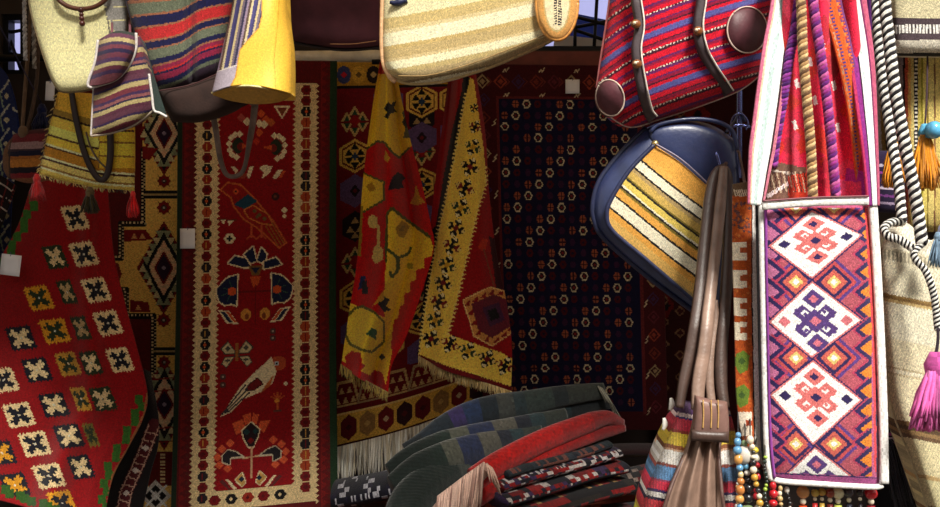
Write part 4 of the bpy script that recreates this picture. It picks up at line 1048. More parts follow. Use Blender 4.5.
# ---- cream sack, top left
t = thing('cream_sack', 'plain cream cloth sack with a brown ring handle, top left', 'bag', at(80, 92, 2.35))
T_ = [(24, -60), (80, -62), (134, -60)]; B_ = [(57, 88), (64, 92), (82, 91), (104, 86)]; L_ = [(24, -60), (29, 0), (38, 38), (50, 74), (57, 88)]; R_ = [(134, -60), (130, 0), (124, 40), (104, 86)]
cs = Cv(10, -70, 150, 110, 1.0, (236, 228, 172))
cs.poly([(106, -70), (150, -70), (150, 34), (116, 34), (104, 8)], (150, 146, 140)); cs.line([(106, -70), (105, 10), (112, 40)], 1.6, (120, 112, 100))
for k in range(12): cs.line([(20, -60 + k * 14), (140, -64 + k * 14)], .8, (228, 218, 160))
f = bulge(.03, 8)
sheet('body', CANVAS, t, T_, B_, L_, R_, 2.35, cs, 92, 112, df=f, db=neg(f), jit=.05)
seam(t, 'edge_piping', L_ + B_[1:], 2.345, .0028, (120, 104, 70))
ring = [(82 + 27 * math.cos(a), -10 + 19 * math.sin(a)) for a in np.linspace(0, 2 * np.pi, 41)]
tube('ring_handle', path3(ring, 2.30, 60), .0058, SOFT, t, 8, (84, 44, 26))
for k, (yy, rr) in enumerate(((10, 3.2), (14.5, 2.4), (18.5, 2.8), (23.5, 3.0))):
    V, q, _ = ball_geo(at(81 + .4 * k, yy, 2.29), rr * 2.29 / F); mk('pendant_bead', V, [q], solid_mat('dark_bead_brown', (74, 34, 28), .3, 40, .3, .1), t)
for x in (60, 104): cord_up(t, x, -58, 2.35)

# ---- purple striped shoulder bag with flap
t = thing('purple_striped_bag', 'purple and cream striped small bag with a rounded piped flap beside the cream sack', 'bag', at(120, 136, 2.2))
cp = Cv(80, 20, 175, 145, 1.6, (104, 60, 78))
tt = cp.Y + .30 * (cp.X - 95) + 1.2 * np.sin(cp.X / 9)
seq = [((104, 58, 76), 5), ((60, 40, 84), 2.4), ((196, 176, 122), 5), ((120, 50, 62), 5), ((70, 44, 84), 3), ((150, 90, 90), 3), ((40, 34, 70), 2), ((196, 176, 122), 4), ((96, 48, 66), 4)]
lst = []; yy = 20
while yy < 190:
    for c, w in seq: yy += w; lst.append((yy, c))
cp.stripes(tt, lst); cp.a *= .86
f = bulge(.035)
Lb = [(97, 44), (94, 84), (91, 136)]; Rb = [(140, 36), (149, 74), (154, 110)]; Bb = [(91, 136), (112, 133), (134, 125), (154, 110)]; Tb = [(97, 44), (120, 34), (140, 36)]
sheet('body', CANVAS, t, Tb, Bb, Lb, Rb, 2.2, cp, 84, 128, df=f, db=neg(f), jit=.08)
cg = flat((34, 54, 48)); sheet('side_gusset', CANVAS, t, top=[(140, 37), (145, 44)], bot=[(154, 111), (167, 117)], left=[(140, 37), (149, 74), (154, 111)], right=[(145, 44), (157, 86), (167, 117)], Y=(2.2, 2.24, 2.2, 2.24), cv=cg, nu=8, nv=24)
seam(t, 'edge_piping', [(149, 74), (152, 96), (154, 110), (160, 113), (167, 117)], 2.185, .003, (196, 190, 186)); seam(t, 'edge_piping', [(97, 44), (94, 84), (91, 136)], 2.195, .0026, (176, 168, 164))
seam(t, 'edge_piping', [(91, 136), (112, 133), (134, 125), (154, 110)], 2.193, .0026, (150, 136, 120))
cf_ = Cv(80, 20, 145, 95, 1.6, (104, 60, 78)); t2 = cf_.Y + .02 * (cf_.X - 95) + 4.5 * np.sin((cf_.X - 96) / 13)
cf_.stripes(t2, [(38, (60, 66, 60)), (42, (110, 60, 84)), (46, (196, 176, 122)), (49, (70, 50, 80)), (53, (120, 56, 70)), (57, (44, 34, 70)), (62, (110, 52, 70)), (66, (80, 50, 90)), (70, (200, 182, 126)), (74, (110, 50, 66)), (78, (70, 46, 84)), (100, (130, 70, 80))]); cf_.a *= .86
ff = lambda u, v: -.045 * (.55 + .45 * np.sin(np.pi * np.clip(v, 0, 1))) * (1 - np.abs(2 * u - 1) ** 4) - .008
fo = sheet('flap', CANVAS, t, top=[(98, 40), (116, 31), (136, 33)], bot=[(88, 86), (104, 84), (118, 78), (130, 64)], left=[(98, 40), (95, 62), (88, 86)], right=[(136, 33), (136, 48), (130, 64)], Y=2.18, cv=cf_, nu=72, nv=84, df=ff)
seam(fo, 'flap_piping', [(98, 40), (95, 62), (88, 86), (104, 84), (118, 78), (130, 64), (136, 48), (136, 33)], 2.165, .0034, (188, 180, 176))
for x in (112, 130):
    pp = np.vstack([at(x, 36, 2.21), at(x, 26, 2.30), at(x, 10, 2.44), at(x, -60, 2.44), (at(x, 0, 2.44)[0], 2.3, 2.60), (at(x, 0, 2.44)[0], 2.06, 2.615)])
    tube('hanging_strap', np.array([[np.interp(k, np.linspace(0, 1, 6), pp[:, i]) for i in range(3)] for k in np.linspace(0, 1, 24)]), .003, SOFT, t, 8, (120, 70, 80))

# ---- blue, green and red striped tote with suede base
t = thing('striped_tote', 'navy, green and red striped tote with a dark brown suede base', 'bag', at(200, 122, 2.3))
cb = Cv(110, -70, 250, 130, 1.3, NAVY)
fold = 1 / (1 + np.exp(-(cb.X - 190) / 5))
tt = cb.Y + .16 * (cb.X - 130) + 11 * fold + .10 * (cb.X - 190) * (cb.X > 190) + .012 * (cb.X - 190) * (cb.Y - 40) * .2
nv_, gr_, or_, rd_, mg_ = (24, 24, 66), (104, 110, 90), (150, 96, 70), (186, 42, 44), (140, 34, 66)
lst = []; y = -80
base = [(nv_, 9), (or_, 3), (gr_, 10), (or_, 2), (nv_, 9), (or_, 2), (rd_, 11), (or_, 2), (nv_, 6), (or_, 1.5), (gr_, 9), (nv_, 5), (or_, 2), (mg_, 4), (rd_, 2), (nv_, 2), (mg_, 6), (nv_, 5), (gr_, 4)]
y = -3; seqs = []
for c, w in base: y += w; lst.append((y, c))
y2 = -75; l0 = []
while y2 < -6:
    for c, w in base: y2 += w; l0.append((min(y2, -3), c))
cb.stripes(tt, [p for p in l0 if p[0] < -3.01] + [(-3, nv_)] + lst + [(200, (60, 44, 60))])
f = bulge(.05)
df_ = lambda u, v: f(u, v) + .02 * np.exp(-((u - .58) / .05) ** 2)
sheet('body', CANVAS, t, top=[(112, -64), (180, -66), (240, -64)], bot=[(160, 92), (190, 86), (216, 76)], left=[(112, -64), (126, 0), (138, 42), (150, 74), (160, 92)], right=[(240, -64), (233, 0), (224, 50), (216, 76)], Y=2.3, cv=cb, nu=120, nv=160, df=df_, db=neg(f), jit=.09)
SUEDE = solid_mat('dark_brown_suede', (44, 27, 22), .95, 30, .3, .35)
f2 = bulge(.055)
sheet('suede_base', SUEDE, t, top=[(158, 89), (190, 83), (219, 72)], bot=[(172, 122), (205, 121), (248, 104)], left=[(158, 89), (163, 104), (172, 122)], right=[(219, 72), (236, 84), (248, 104)], Y=2.3, nu=32, nv=20, df=f2, db=neg(f2))
seam(t, 'base_seam', [(158, 91), (190, 85), (217, 74)], 2.255, .0016, (70, 40, 40)); seam(t, 'side_piping', [(120, -30), (126, 0), (138, 42), (150, 74), (160, 92)], 2.295, .0024, (36, 24, 40))
for x in (140, 214): cord_up(t, x, -62, 2.3)

# ---- yellow leather bucket bag
t = thing('yellow_bucket_bag', 'yellow leather bucket bag with a striped cloth panel and oval base', 'bag', at(252, 102, 2.1))
cy = Cv(205, -70, 300, 110, 2.0, (240, 190, 70))
tt = cy.X + .19 * cy.Y
cols6 = [(60, 56, 100), (196, 176, 130), (110, 96, 110), (44, 40, 70), (150, 130, 150), (90, 70, 60), (206, 190, 150), (70, 66, 120)]
lst = [(206 + 2.2 * k, cols6[k % 8]) for k in range(60)]
pan = (cy.X < 262 - .02 * cy.Y) & (cy.X < 262)
cc = Cv(205, -70, 300, 110, 2.0); cc.stripes(tt, lst)
cy.a[pan] = cc.a[pan]
cy.poly([(262, -70), (300, -70), (300, 110), (231, 110), (232, 84), (236, 76), (238, 62), (240, 50), (250, 38), (259, 28), (262, 16)], (244, 192, 70))
cy.poly([(205, 72), (216, 72), (228, 68), (236, 66), (236, 76), (231, 86), (205, 100)], (176, 164, 176)); cy.line([(216, 72), (228, 68), (237, 65)], 1.2, (220, 210, 200))
cy.line([(262, -70), (262, 16), (259, 28), (250, 38), (240, 50), (238, 62), (236, 76), (231, 86)], 1.2, (206, 150, 50)); cy.line([(282, -70), (278, 20), (274, 60), (276, 90)], 1.1, (214, 164, 52))
def fb(u, v): return -.085 * np.clip(1 - np.abs(2 * u - 1) ** 2.4, 0, 1) ** .5 * (.75 + .25 * v) - .004 * np.sin(v * 9 + u * 5)
sheet('body', SOFT, t, top=[(240, -66), (266, -68), (284, -66)], bot=[(212, 92), (232, 86), (252, 85), (274, 89), (292, 94)], left=[(240, -66), (233, 0), (223, 46), (212, 92)], right=[(284, -66), (287, 10), (292, 50), (292, 94)], Y=2.15, cv=cy, nu=100, nv=180, df=fb, db=lambda u, v: .085 * np.clip(1 - np.abs(2 * u - 1) ** 2.4, 0, 1) ** .5, jit=.03)
fo = sheet('oval_base', SOFT, t, top=[(212, 93), (232, 87), (252, 86), (274, 90), (292, 95)], bot=[(213, 95), (232, 101), (256, 104), (278, 102), (291, 96)], Y=2.15, cv=flat((186, 140, 52)), nu=32, nv=10, df=lambda u, v: -.08 * np.clip(1 - np.abs(2 * u - 1) ** 2.4, 0, 1) ** .5 * (1 - .9 * v), jit=.03)  # underside shade put into the base colour, darker than the body leather
seam(fo, 'base_piping', [(212, 93), (232, 87), (252, 86), (274, 90), (292, 95)], [2.148, 2.085, 2.06, 2.085, 2.148], .0026, (232, 214, 150))
for x in (246, 280): cord_up(t, x, -64, 2.15, (214, 160, 60))
# brown leather strap loop hanging below it
t = thing('hanging_strap_loop', 'dark grey-brown leather strap loop dangling in front of the bird rug', 'strap', at(235, 176, 2.45))
strap('strap_band', STRAPL, t, [(246, 70), (254, 98), (254, 112), (250, 138), (244, 168), (236, 176), (226, 174), (220, 158), (216, 132), (212, 108), (208, 70)], [7, 7, 6.5, 6, 4, 4.5, 5, 5.5, 6, 6, 6], 2.46, None, 6, 90)
strap('keeper', STRAPL, t, [(250, 102), (258, 103)], 6, 2.452, None, 4, 6)
P = np.vstack([np.array(at(208, 72, 2.46)) * (1 - k) + np.array([at(208, 72, 2.46)[0], 2.06, 2.63]) * k for k in np.linspace(0, 1, 6)]); tube('hanging_strap', P, .004, SOFT, t, 8, (80, 62, 54))

# ---- mustard bag with tassels
t = thing('mustard_tassel_bag', 'mustard striped flat bag with red tassels hanging over the red square rug', 'bag', at(86, 192, 2.75))
cm = Cv(30, 85, 145, 200, 1.6, (190, 150, 50))
sl = np.where(cm.X < 92, .26, .02)
tt = cm.Y - np.where(cm.X < 95, .24 * (cm.X - 40), .24 * 55 + .10 * (cm.X - 95)) - 3 * np.sin((cm.X - 40) / 40)
Ms = [(104, (176, 136, 46)), (110, (120, 96, 40)), (112, (40, 26, 22)), (122, (186, 156, 62)), (131, (206, 184, 92)), (133, (60, 36, 28)), (141, (196, 158, 56)), (143, (206, 190, 140)), (144.5, (60, 34, 26)), (154, (150, 104, 32)), (156, (214, 196, 140)), (158, (60, 36, 28)), (164, (180, 160, 90)), (166, (120, 90, 40)), (168, (214, 196, 140)), (176, (190, 160, 76)), (178, (70, 44, 30)), (200, (196, 170, 90))]
cm.stripes(tt, Ms)
up = (cm.X > 99) & (cm.Y < 168)
cm.stripes(np.where(up, cm.Y - .03 * cm.X, 1e9), [(112, (120, 80, 40)), (115, (60, 34, 26)), (126, (196, 144, 44)), (128, (60, 34, 28)), (138, (206, 156, 50)), (140, (120, 84, 40)), (152, (212, 164, 56)), (153.5, (120, 84, 40)), (200, (206, 150, 48))])
cm.line([(99, 85), (99, 168)], 1.1, (90, 60, 30)); cm.a = np.clip(cm.a * 1.36, 0, 1)
f = bulge(.03)
sheet('body', CANVAS, t, top=[(58, 92), (95, 94), (133, 104)], bot=[(39, 174), (60, 180), (92, 187), (134, 191)], left=[(58, 92), (48, 132), (39, 174)], right=[(133, 104), (134, 150), (134, 191)], Y=2.75, cv=cm, nu=116, nv=120, df=f, db=neg(f), jit=.08)
edge = curve([(39, 174), (60, 180), (92, 187), (134, 191)], 36)
fringe('bottom_stitching', t, [(39, 174), (60, 180), (92, 187), (134, 191)], 3.5, 2.735, 60, .0018, (214, 190, 120), (60, 40, 30), sag=0)
fringe('side_stitching', t, [(57, 94), (48, 132), (39, 172)], 2.5, 2.735, 40, .0018, (206, 180, 110), (60, 40, 30), sag=0, slant=-.8)
strap('handle', solid_mat('dark_brown_handle', (40, 22, 18), .5, 40, .3, .2), t, [(70, 84), (76, 120), (84, 152), (93, 172), (101, 180), (107, 174), (110, 156), (110, 134), (108, 112)], [5, 6, 6, 6, 6, 6, 6.5, 6.5, 6], 2.71, None, 6, 70)
strap('thin_thong', STRAPL, t, [(86, 132), (90, 146), (98, 160), (106, 168)], 1.6, 2.712, None, 3, 24, th=.002)
for x, y, l, r, c, h in ((37, 174, 27, 9, (150, 14, 14), (150, 30, 28)), (90, 187, 26, 10, (62, 52, 28), (110, 90, 60)), (133, 191, 26, 6, (214, 18, 20), (220, 60, 56))):
    tassel(t, (x, y), l, 2.72, r, c, 70, None, h)
cord_up(t, 70, 92, 2.75); cord_up(t, 120, 100, 2.75)

# ---- small brown striped pouch on cords, far left
t = thing('brown_striped_pouch', 'small brown pouch with orange, black and red stripes hung on cords at left', 'bag', at(25, 182, 2.95))
cq = Cv(0, 125, 55, 190, 2.0, (96, 60, 40)); tt = cq.Y + .04 * cq.X
cq.stripes(tt, [(135, (70, 22, 30)), (143, (106, 32, 40)), (150, (150, 120, 120)), (152, (60, 40, 50)), (157, (24, 22, 46)), (160, (150, 90, 40)), (168, (176, 112, 44)), (174, (28, 20, 30)), (179, (124, 26, 32)), (200, (130, 80, 50))])
cq.poly([(0, 120), (14, 120), (8, 150), (10, 190), (0, 190)], (112, 76, 50)); cq.line([(12, 136), (9, 150), (10, 182)], 1.5, (60, 40, 30))
f = bulge(.03)
sheet('body', CANVAS, t, top=[(14, 134), (30, 130), (52, 128)], bot=[(8, 178), (28, 183), (50, 180)], left=[(14, 134), (4, 150), (3, 168), (8, 178)], right=[(52, 128), (52, 152), (50, 180)], Y=2.95, cv=cq, nu=64, nv=64, df=f, db=neg(f))
tube('cord', path3([(22, 134), (25, 90), (29, 40), (33, -30)], 2.93, 40), .006, THREAD, t, 8, (106, 84, 66))
tube('cord', path3([(26, 134), (34, 100), (38, 60), (36, 10), (34, -30)], 2.95, 40), .006, THREAD, t, 8, (84, 66, 56))
V, q, _ = ball_geo(at(23, 132, 2.93), .016, sq=(1, .8, 1.3)); mk('knot', V, [q], THREAD, t, np.tile(np.array([[.42, .33, .25]]), (len(q), 1)), V[:, [0, 2]])
for n_, (x, Yc) in enumerate(((24, 2.88), (33, 2.90))):
    o = thing('rope', ('white' if n_ == 0 else 'pale grey') + ' cord hanging ' + ('nearest the left window' if n_ == 0 else 'beside the cream sack'), 'cord', at(x, 70, Yc))
    rope(o, path3([(x, -60), (x + .5, 10), (x + 1, 40), (x + 1.5, 60 + n_ * 8)], Yc, 60), .0065, [(206, 206, 210), (170, 170, 176)] if n_ == 0 else [(176, 172, 166), (120, 114, 108)], 14)
    cord_up(o, x, -58, Yc, (170, 170, 170), .003)
o = thing('blue_pompon', 'dark blue woollen pompon beside the brown pouch', 'pompon', at(40, 132, 3.0))
tassel(o, (42, 104), 26, 3.0, 11, (30, 36, 76), 110)
cord_up(o, 42, 104, 3.0, (40, 40, 70), .002)

# ---- maroon suede bag, top centre
t = thing('maroon_suede_bag', 'plain maroon-brown suede bag between the yellow and cream bags', 'bag', at(336, 48, 2.5))
f = bulge(.06)
MS = solid_mat('maroon_suede', (86, 44, 52), .95, 16, .3, .3)
sheet('body', MS, t, top=[(284, -70), (335, -72), (388, -70)], bot=[(287, 41), (312, 45), (345, 49), (386, 46)], left=[(284, -70), (287, 41)], right=[(388, -70), (386, 46)], Y=2.5, nu=40, nv=40, df=f, db=neg(f))
seam(t, 'bottom_piping', [(287, 41), (312, 46), (345, 50), (386, 47)], 2.495, .004, (34, 22, 24)); seam(t, 'stitch_line', [(330, 44), (352, 44), (376, 41)], 2.447, .0012, (150, 100, 60))
for x in (300, 370): cord_up(t, x, -68, 2.5)

# ---- cream banded bag, top centre
t = thing('cream_banded_bag', 'large cream bag with beige bands and a tan leather edge, top centre', 'bag', at(450, 82, 2.05))
ck = Cv(370, -80, 600, 95, 1.3, (236, 226, 182))
tt = ck.Y + .155 * (ck.X - 388) + .00035 * (ck.X - 388) ** 2 - 2
bands = [(-60, (232, 222, 178)), (-50, (190, 164, 104)), (-36, (236, 228, 186)), (-22, (200, 176, 116)), (-12, (240, 230, 190)), (0, (236, 226, 182)), (16, (232, 222, 176)), (19, (206, 182, 120)), (27, (204, 180, 122)), (31, (220, 200, 150)), (44, (240, 232, 194)), (48, (198, 172, 112)), (57, (192, 168, 116)), (60, (214, 192, 142)), (68, (238, 230, 190)), (73, (200, 178, 122)), (82, (190, 168, 122)), (84, (150, 130, 92)), (95, (240, 232, 196)), (98, (220, 206, 150)), (200, (228, 214, 164))]
ck.stripes(tt, bands)
ck.a *= (1 + .06 * np.sin(ck.X * 2.6) * np.sin(ck.Y * 2.2))[..., None]
Lc = [(386, -74), (383, 0), (383, 56), (390, 76)]; Bc = [(390, 76), (408, 83), (440, 81), (480, 70), (520, 54), (552, 39), (572, 26)]; Rc = [(582, -74), (580, -20), (572, 26)]; Tc = [(386, -74), (480, -76), (582, -74)]
f = bulge(.05, 12)
sheet('body', CANVAS, t, Tc, Bc, Lc, Rc, 2.05, ck, 204, 152, df=f, db=neg(f), jit=.06)
seam(t, 'leather_edge', Lc + [(396, 81)], 2.042, .0065, (222, 176, 132)); seam(t, 'bottom_piping', Bc[:6], 2.046, .004, (214, 190, 136))
seam(t, 'bottom_seam', [(398, 76), (430, 75), (470, 64), (510, 49), (545, 35)], 1.998, .0012, (150, 120, 70))
co = Cv(530, -50, 590, 50, 2.0, (222, 164, 92)); co.ell(557, 2, 13.5, 30, (206, 180, 120)); co.ell(557, 2, 12, 28, (238, 222, 180))
for k in range(20):
    y = -26 + k * 2.6
    co.poly([(553 + k * .1, y), (557, y - 1), (557, y + .8), (553, y + 1.6)], (50, 46, 54)); co.poly([(558, y), (561.5, y + .6), (561.5, y + 2.2), (558, y + 1.6)], (50, 46, 54))
C_ = lambda r0, r1: [(557 + r0 * math.cos(a), 2 + r1 * math.sin(a)) for a in np.linspace(0, 2 * np.pi, 49)]
hw = [(-math.pi * 3 / 4 + k * math.pi / 8) for k in range(5)]
el = lambda a: (557 + 20.5 * math.cos(a), 3 + 37 * math.sin(a))
q4 = math.pi / 4
sheet('leather_patch', CANVAS, t, top=[el(-3 * q4 + k * q4 / 2) for k in range(5)], right=[el(-q4 + k * q4 / 2) for k in range(5)], bot=[el(3 * q4 - k * q4 / 2) for k in range(5)], left=[el(-3 * q4 - k * q4 / 2) for k in range(5)], Y=1.985, cv=co, nu=60, nv=84, df=bulge(.014), th=.012, jit=.04)
tube('patch_rim', path3([(557 + 20 * math.cos(a), 3 + 36.5 * math.sin(a)) for a in np.linspace(0, 2 * np.pi, 49)], 1.985, 80), .005, SOFT, t, 8, (214, 150, 76))
tube('toggle', path3([(390, 2), (396, 3), (407, 0)], 2.0, 10), [.004, .008, .006], SOFT, t, 8, (30, 36, 70))
for x in (410, 560): cord_up(t, x, -72, 2.05, (200, 160, 110))

# ---- red striped duffel
t = thing('red_striped_bag', 'red and purple striped bag with maroon leather corner patches and beaded straps', 'bag', at(680, 126, 1.95))
cr = Cv(585, -80, 790, 135, 1.5, (206, 24, 48))
tt = cr.Y + .36 * (cr.X - 640) - .0006 * (cr.X - 680) ** 2
wav = np.where(cr.X < 640, 10 * ((640 - cr.X) / 40.) ** 1.5, 0); tt = tt - wav * .9
R1, R2, PU, BL, DK = (214, 22, 48), (150, 24, 60), (104, 36, 96), (92, 92, 160), (70, 24, 44)
unit = [(R1, 6), (PU, 2), (R2, 4), (DK, 2), (R1, 4), (BL, 7), (PU, 2), (R1, 6), (DK, 1.5), (R2, 4), (R1, 3), ('dash', 1.9), (DK, 3), (R1, 8), (PU, 3), (R2, 3), (R1, 5), ('dash', 1.8), (PU, 4)]
y = -150; lst = []; dashes = []
while y < 260:
    for c, w in [(c_, w_ * .8) for c_, w_ in unit]:
        if c == 'dash': dashes.append((y, y + w)); c = DK
        y += w; lst.append((y, c))
cr.stripes(tt, lst)
for a, b in dashes:
    m = (tt >= a) & (tt < b) & (np.mod(cr.X, 3.4) < 1.9); cr.a[m] = (.92, .86, .80)
Lr = [(616, -70), (610, 0), (601, 60), (597, 92), (606, 114)]; Br = [(606, 114), (630, 127), (660, 119), (700, 106), (740, 90), (768, 68)]; Rr = [(786, -70), (782, 0), (778, 40), (768, 68)]; Tr = [(616, -70), (700, -74), (786, -70)]
f = bulge(.095, 4)
sheet('body', CANVAS, t, Tr, Br, Lr, Rr, 1.98, cr, 196, 200, df=f, db=neg(f), jit=.08)
ML = solid_mat('maroon_leather', (86, 44, 52), .5, 30, .35, .3)
e1 = lambda a: (610 + 14 * math.cos(a) + 1.5 * math.sin(a), 98 + 18 * math.sin(a)); e2 = lambda a: (747 + 20 * math.cos(a), 30 + 23 * math.sin(a))
def patch(nm, e, Y, b, mat, rimc):
    o_ = sheet(nm, mat, t, top=[e(-3 * q4 + k * q4 / 2) for k in range(5)], right=[e(-q4 + k * q4 / 2) for k in range(5)], bot=[e(3 * q4 - k * q4 / 2) for k in range(5)], left=[e(-3 * q4 - k * q4 / 2) for k in range(5)], Y=Y, nu=16, nv=16, df=bulge(b, 2, .8), th=.02)
    tube('patch_stitching', path3([e(a) for a in np.linspace(-3 * q4, 5 * q4, 41)], [Y[0], Y[1], Y[3], Y[2], Y[0]], 60) - np.array([0, .002, 0]), .0016, THREAD, o_, 6, rimc)
patch('leather_patch', e1, (1.915, 1.885, 1.945, 1.90), .018, ML, (220, 196, 180)); patch('leather_patch', e2, (1.872, 1.90, 1.875, 1.91), .02, ML, (214, 190, 176))
GS = solid_mat('grey_strap_leather', (70, 58, 62), .6, 40, .3, .3)
for pts, Yc in (([(636, -60), (636, -10), (640, 24), (637, 50), (642, 84), (648, 110), (654, 119)], [1.92, 1.90, 1.885, 1.885, 1.885, 1.9, 1.95]), ([(702, -60), (703, -10), (699, 24), (703, 48), (712, 66), (724, 84), (730, 93)], [1.92, 1.90, 1.88, 1.88, 1.885, 1.91, 1.95])):
    Yc = [k - .022 for k in Yc]; so = strap('strap', GS, t, pts, 8.5, Yc, None, 5, 50, th=.018)
    A, B, C = offset_path(pts, 8.5, 50); Yv = np.interp(np.linspace(0, 1, 50), np.linspace(0, 1, len(Yc)), Yc) - .004
    tube('strap_stitching', at_np(A[:, 0] if A[20, 0] > B[20, 0] else B[:, 0], A[:, 1] if A[20, 0] > B[20, 0] else B[:, 1], Yv), .0018, THREAD, so, 6, (236, 224, 214))
for x, y in ((636, 24), (637, 64), (698, 31)):
    V, q, _ = ball_geo(at(x, y, 1.855), 4.6 * 1.87 / F, 12, 9, (1.1, .8, 1)); bo = mk('strap_bead', V, [q], solid_mat('brown_bead', (140, 84, 44), .25, 60, .4, .1, coat=.4), t)
    V, q, _ = ball_geo(at(x - 1.5, y - 1, 1.849), 1.8 * 1.87 / F); mk('bead_inlay', V, [q], solid_mat('cream_bead', (236, 220, 190), .3, 60, .2, .1), bo)
seam(t, 'side_piping', [(616, -60), (610, 0), (601, 60), (597, 88)], 1.974, .0035, (190, 110, 110)); seam(t, 'bottom_stitching', [(606, 114), (630, 127), (660, 119), (700, 106), (740, 90), (766, 70)], 1.974, .002, (226, 200, 190))
for x in (640, 760): cord_up(t, x, -66, 1.98, (70, 58, 62))

# ---- steel hanging bar with hook
t = thing('hook_bar', 'blue steel hanging bar with a wire hook between the red bag and the white strap', 'hook', at(739, 175, 2.2))
p = at(739, 178, 2.2); tube('bar', np.array([[p[0], 2.2 - .14 * k ** 3, p[2] * (1 - k) + 2.56 * k] for k in np.linspace(0, 1, 10)]), .0075, CHROME, t, 12)
tube('wire_hook', path3([(733, 170), (730, 150), (730, 128), (734, 116), (742, 114), (748, 122), (746, 130)], 2.17, 40), .0022, CHROME, t, 8)
tube('cross_pin', path3([(731, 127), (740, 125), (750, 127)], 2.175, 8), .004, CHROME, t, 8)

# ---- navy leather bag with striped flap
t = thing('navy_leather_bag', 'navy leather shoulder bag with a yellow and cream striped flap panel', 'bag', at(670, 312, 2.0))
NL = solid_mat('navy_leather', (44, 54, 92), .38, 24, .3, .25, spec=.5, coat=.15)
Tn = [(646, 128), (664, 121), (690, 120), (714, 126), (736, 140)]; Ln = [(646, 128), (620, 154), (600, 180), (593, 204), (595, 222), (604, 238)]; Bn = [(604, 238), (640, 270), (680, 301), (714, 326)]; Rn = [(736, 140), (740, 230), (714, 326)]
f = bulge(.05, 4)
sheet('body', NL, t, Tn, Bn, Ln, Rn, 2.0, None, 48, 48, df=f, db=neg(f))
cn = Cv(600, 130, 725, 320, 2.0, (228, 180, 90))
tt = cn.Y - .78 * (cn.X - 640) - 1.2 * np.sin((cn.X - 640) / 20)
OG, CRM, BKL, YE, GRY = (226, 164, 74), (238, 228, 200), (34, 28, 30), (222, 196, 96), (176, 150, 100)
lst = [(150, OG), (158, (230, 172, 84)), (160.5, BKL), (171, CRM), (173.5, BKL), (178, GRY), (187, (204, 170, 90)), (189, OLIVE), (191.5, BKL), (199, YE), (201, CRM), (203.5, BKL), (206, OLIVE), (215, OG), (217.5, BKL), (231, CRM), (233.5, BKL), (241, OG), (252, (222, 176, 96)), (256, GRY), (263, OG), (265.5, BKL), (272, YE), (275, OLIVE), (280, CRM), (400, (214, 180, 100))]
cn.stripes(tt, lst)
cn.a *= (1 + .05 * np.sin(cn.X * 3 + cn.Y * 2))[..., None]
pf = lambda u, v: -.006 - .004 * np.sin(np.pi * u)
Tp = [(654, 145), (680, 162), (712, 190)]; Lp = [(654, 145), (630, 170), (612, 198), (607, 214), (613, 231)]; Bp = [(613, 231), (648, 261), (696, 303)]; Rp = [(712, 190), (708, 245), (696, 303)]
fd = lambda u, v: -.058 - .012 * np.sin(np.pi * u) * np.sin(np.pi * v)
po = sheet('striped_panel', CANVAS, t, Tp, Bp, Lp, Rp, 2.005, cn, 124, 136, df=fd, th=.008, jit=.06)
seam(po, 'panel_piping', Tp[:1] + Lp[1:] + Bp[1:], 1.948, .0048, (34, 40, 72), None, 70)
fo = sheet('flap_top', NL, t, top=[(650, 130), (668, 124), (692, 123), (716, 130), (735, 142)], bot=[(654, 146), (680, 163), (712, 191), (737, 208)], left=[(650, 130), (650, 138), (654, 146)], right=[(735, 142), (738, 176), (737, 208)], Y=1.96, nu=32, nv=16, df=bulge(.012, 4), th=.01)
seam(fo, 'flap_stitching', [(656, 144), (682, 160), (712, 187)], 1.941, .0016, (150, 140, 160)); seam(t, 'rim_piping', Ln + Bn[1:], 1.99, .006, (30, 36, 66), None, 70)
tube('zip_pull', path3([(716, 152), (719, 162), (722, 174)], 1.93, 8), .0032, CHROME, fo, 8)
V, q, _ = ball_geo(at(655, 144, 1.95), .008); mk('strap_ring', V, [q], solid_mat('brass', (196, 170, 110), .3, 40, .2, .1, metal=.8), t)
strap('shoulder_strap', NL, t, [(650, 132), (660, 124), (690, 119), (715, 121), (732, 130), (738, 150)], 4, 1.95, None, 4, 30)
tube('hanging_loop', path3([(726, 132), (734, 122), (740, 112), (745, 122)], [1.97, 2.1, 2.19, 2.19], 20), .003, SOFT, t, 8, (40, 44, 70))

# ---- brown leather bucket bag with striped sides, lower right of centre
t = thing('pleated_leather_bag', 'brown pleated leather bag with striped cloth sides and long straps', 'bag', at(690, 610, 1.78))
BL_ = solid_mat('taupe_leather', (140, 114, 100), .4, 30, .3, .3, spec=.5)
BD = solid_mat('brown_leather', (74, 55, 48), .42, 40, .3, .3, spec=.5)
cw = Cv(620, 395, 760, 630, 1.5, (200, 60, 70))
tt = cw.Y + np.where(cw.X < 695, -.22 * (cw.X - 670), .06 * (cw.X - 735))
W_ = [(410, (70, 40, 80)), (414, (200, 180, 180)), (416, (60, 50, 110)), (428, (196, 56, 76)), (431, (150, 60, 50)), (444, (226, 196, 70)), (448, (140, 84, 50)), (450, (200, 160, 130)), (464, (238, 232, 224)), (467, (140, 70, 60)), (481, (96, 140, 186)), (483, (150, 60, 90)), (492, (206, 50, 76)), (495, (60, 40, 90)), (500, (226, 220, 214)), (503, (40, 34, 60)), (514, (206, 60, 70)), (530, (226, 196, 70)), (545, (96, 140, 186)), (560, (238, 232, 224)), (700, (196, 56, 76))]
cw.stripes(tt, W_)
cw.a *= (1 + .10 * np.sin(cw.X * 2.2))[..., None]
f = bulge(.10, 3)
Lw = [(682, 402), (670, 432), (654, 472), (642, 507), (632, 560), (634, 600)]; Rw = [(728, 404), (735, 432), (739, 470), (742, 507), (748, 560), (746, 600)]
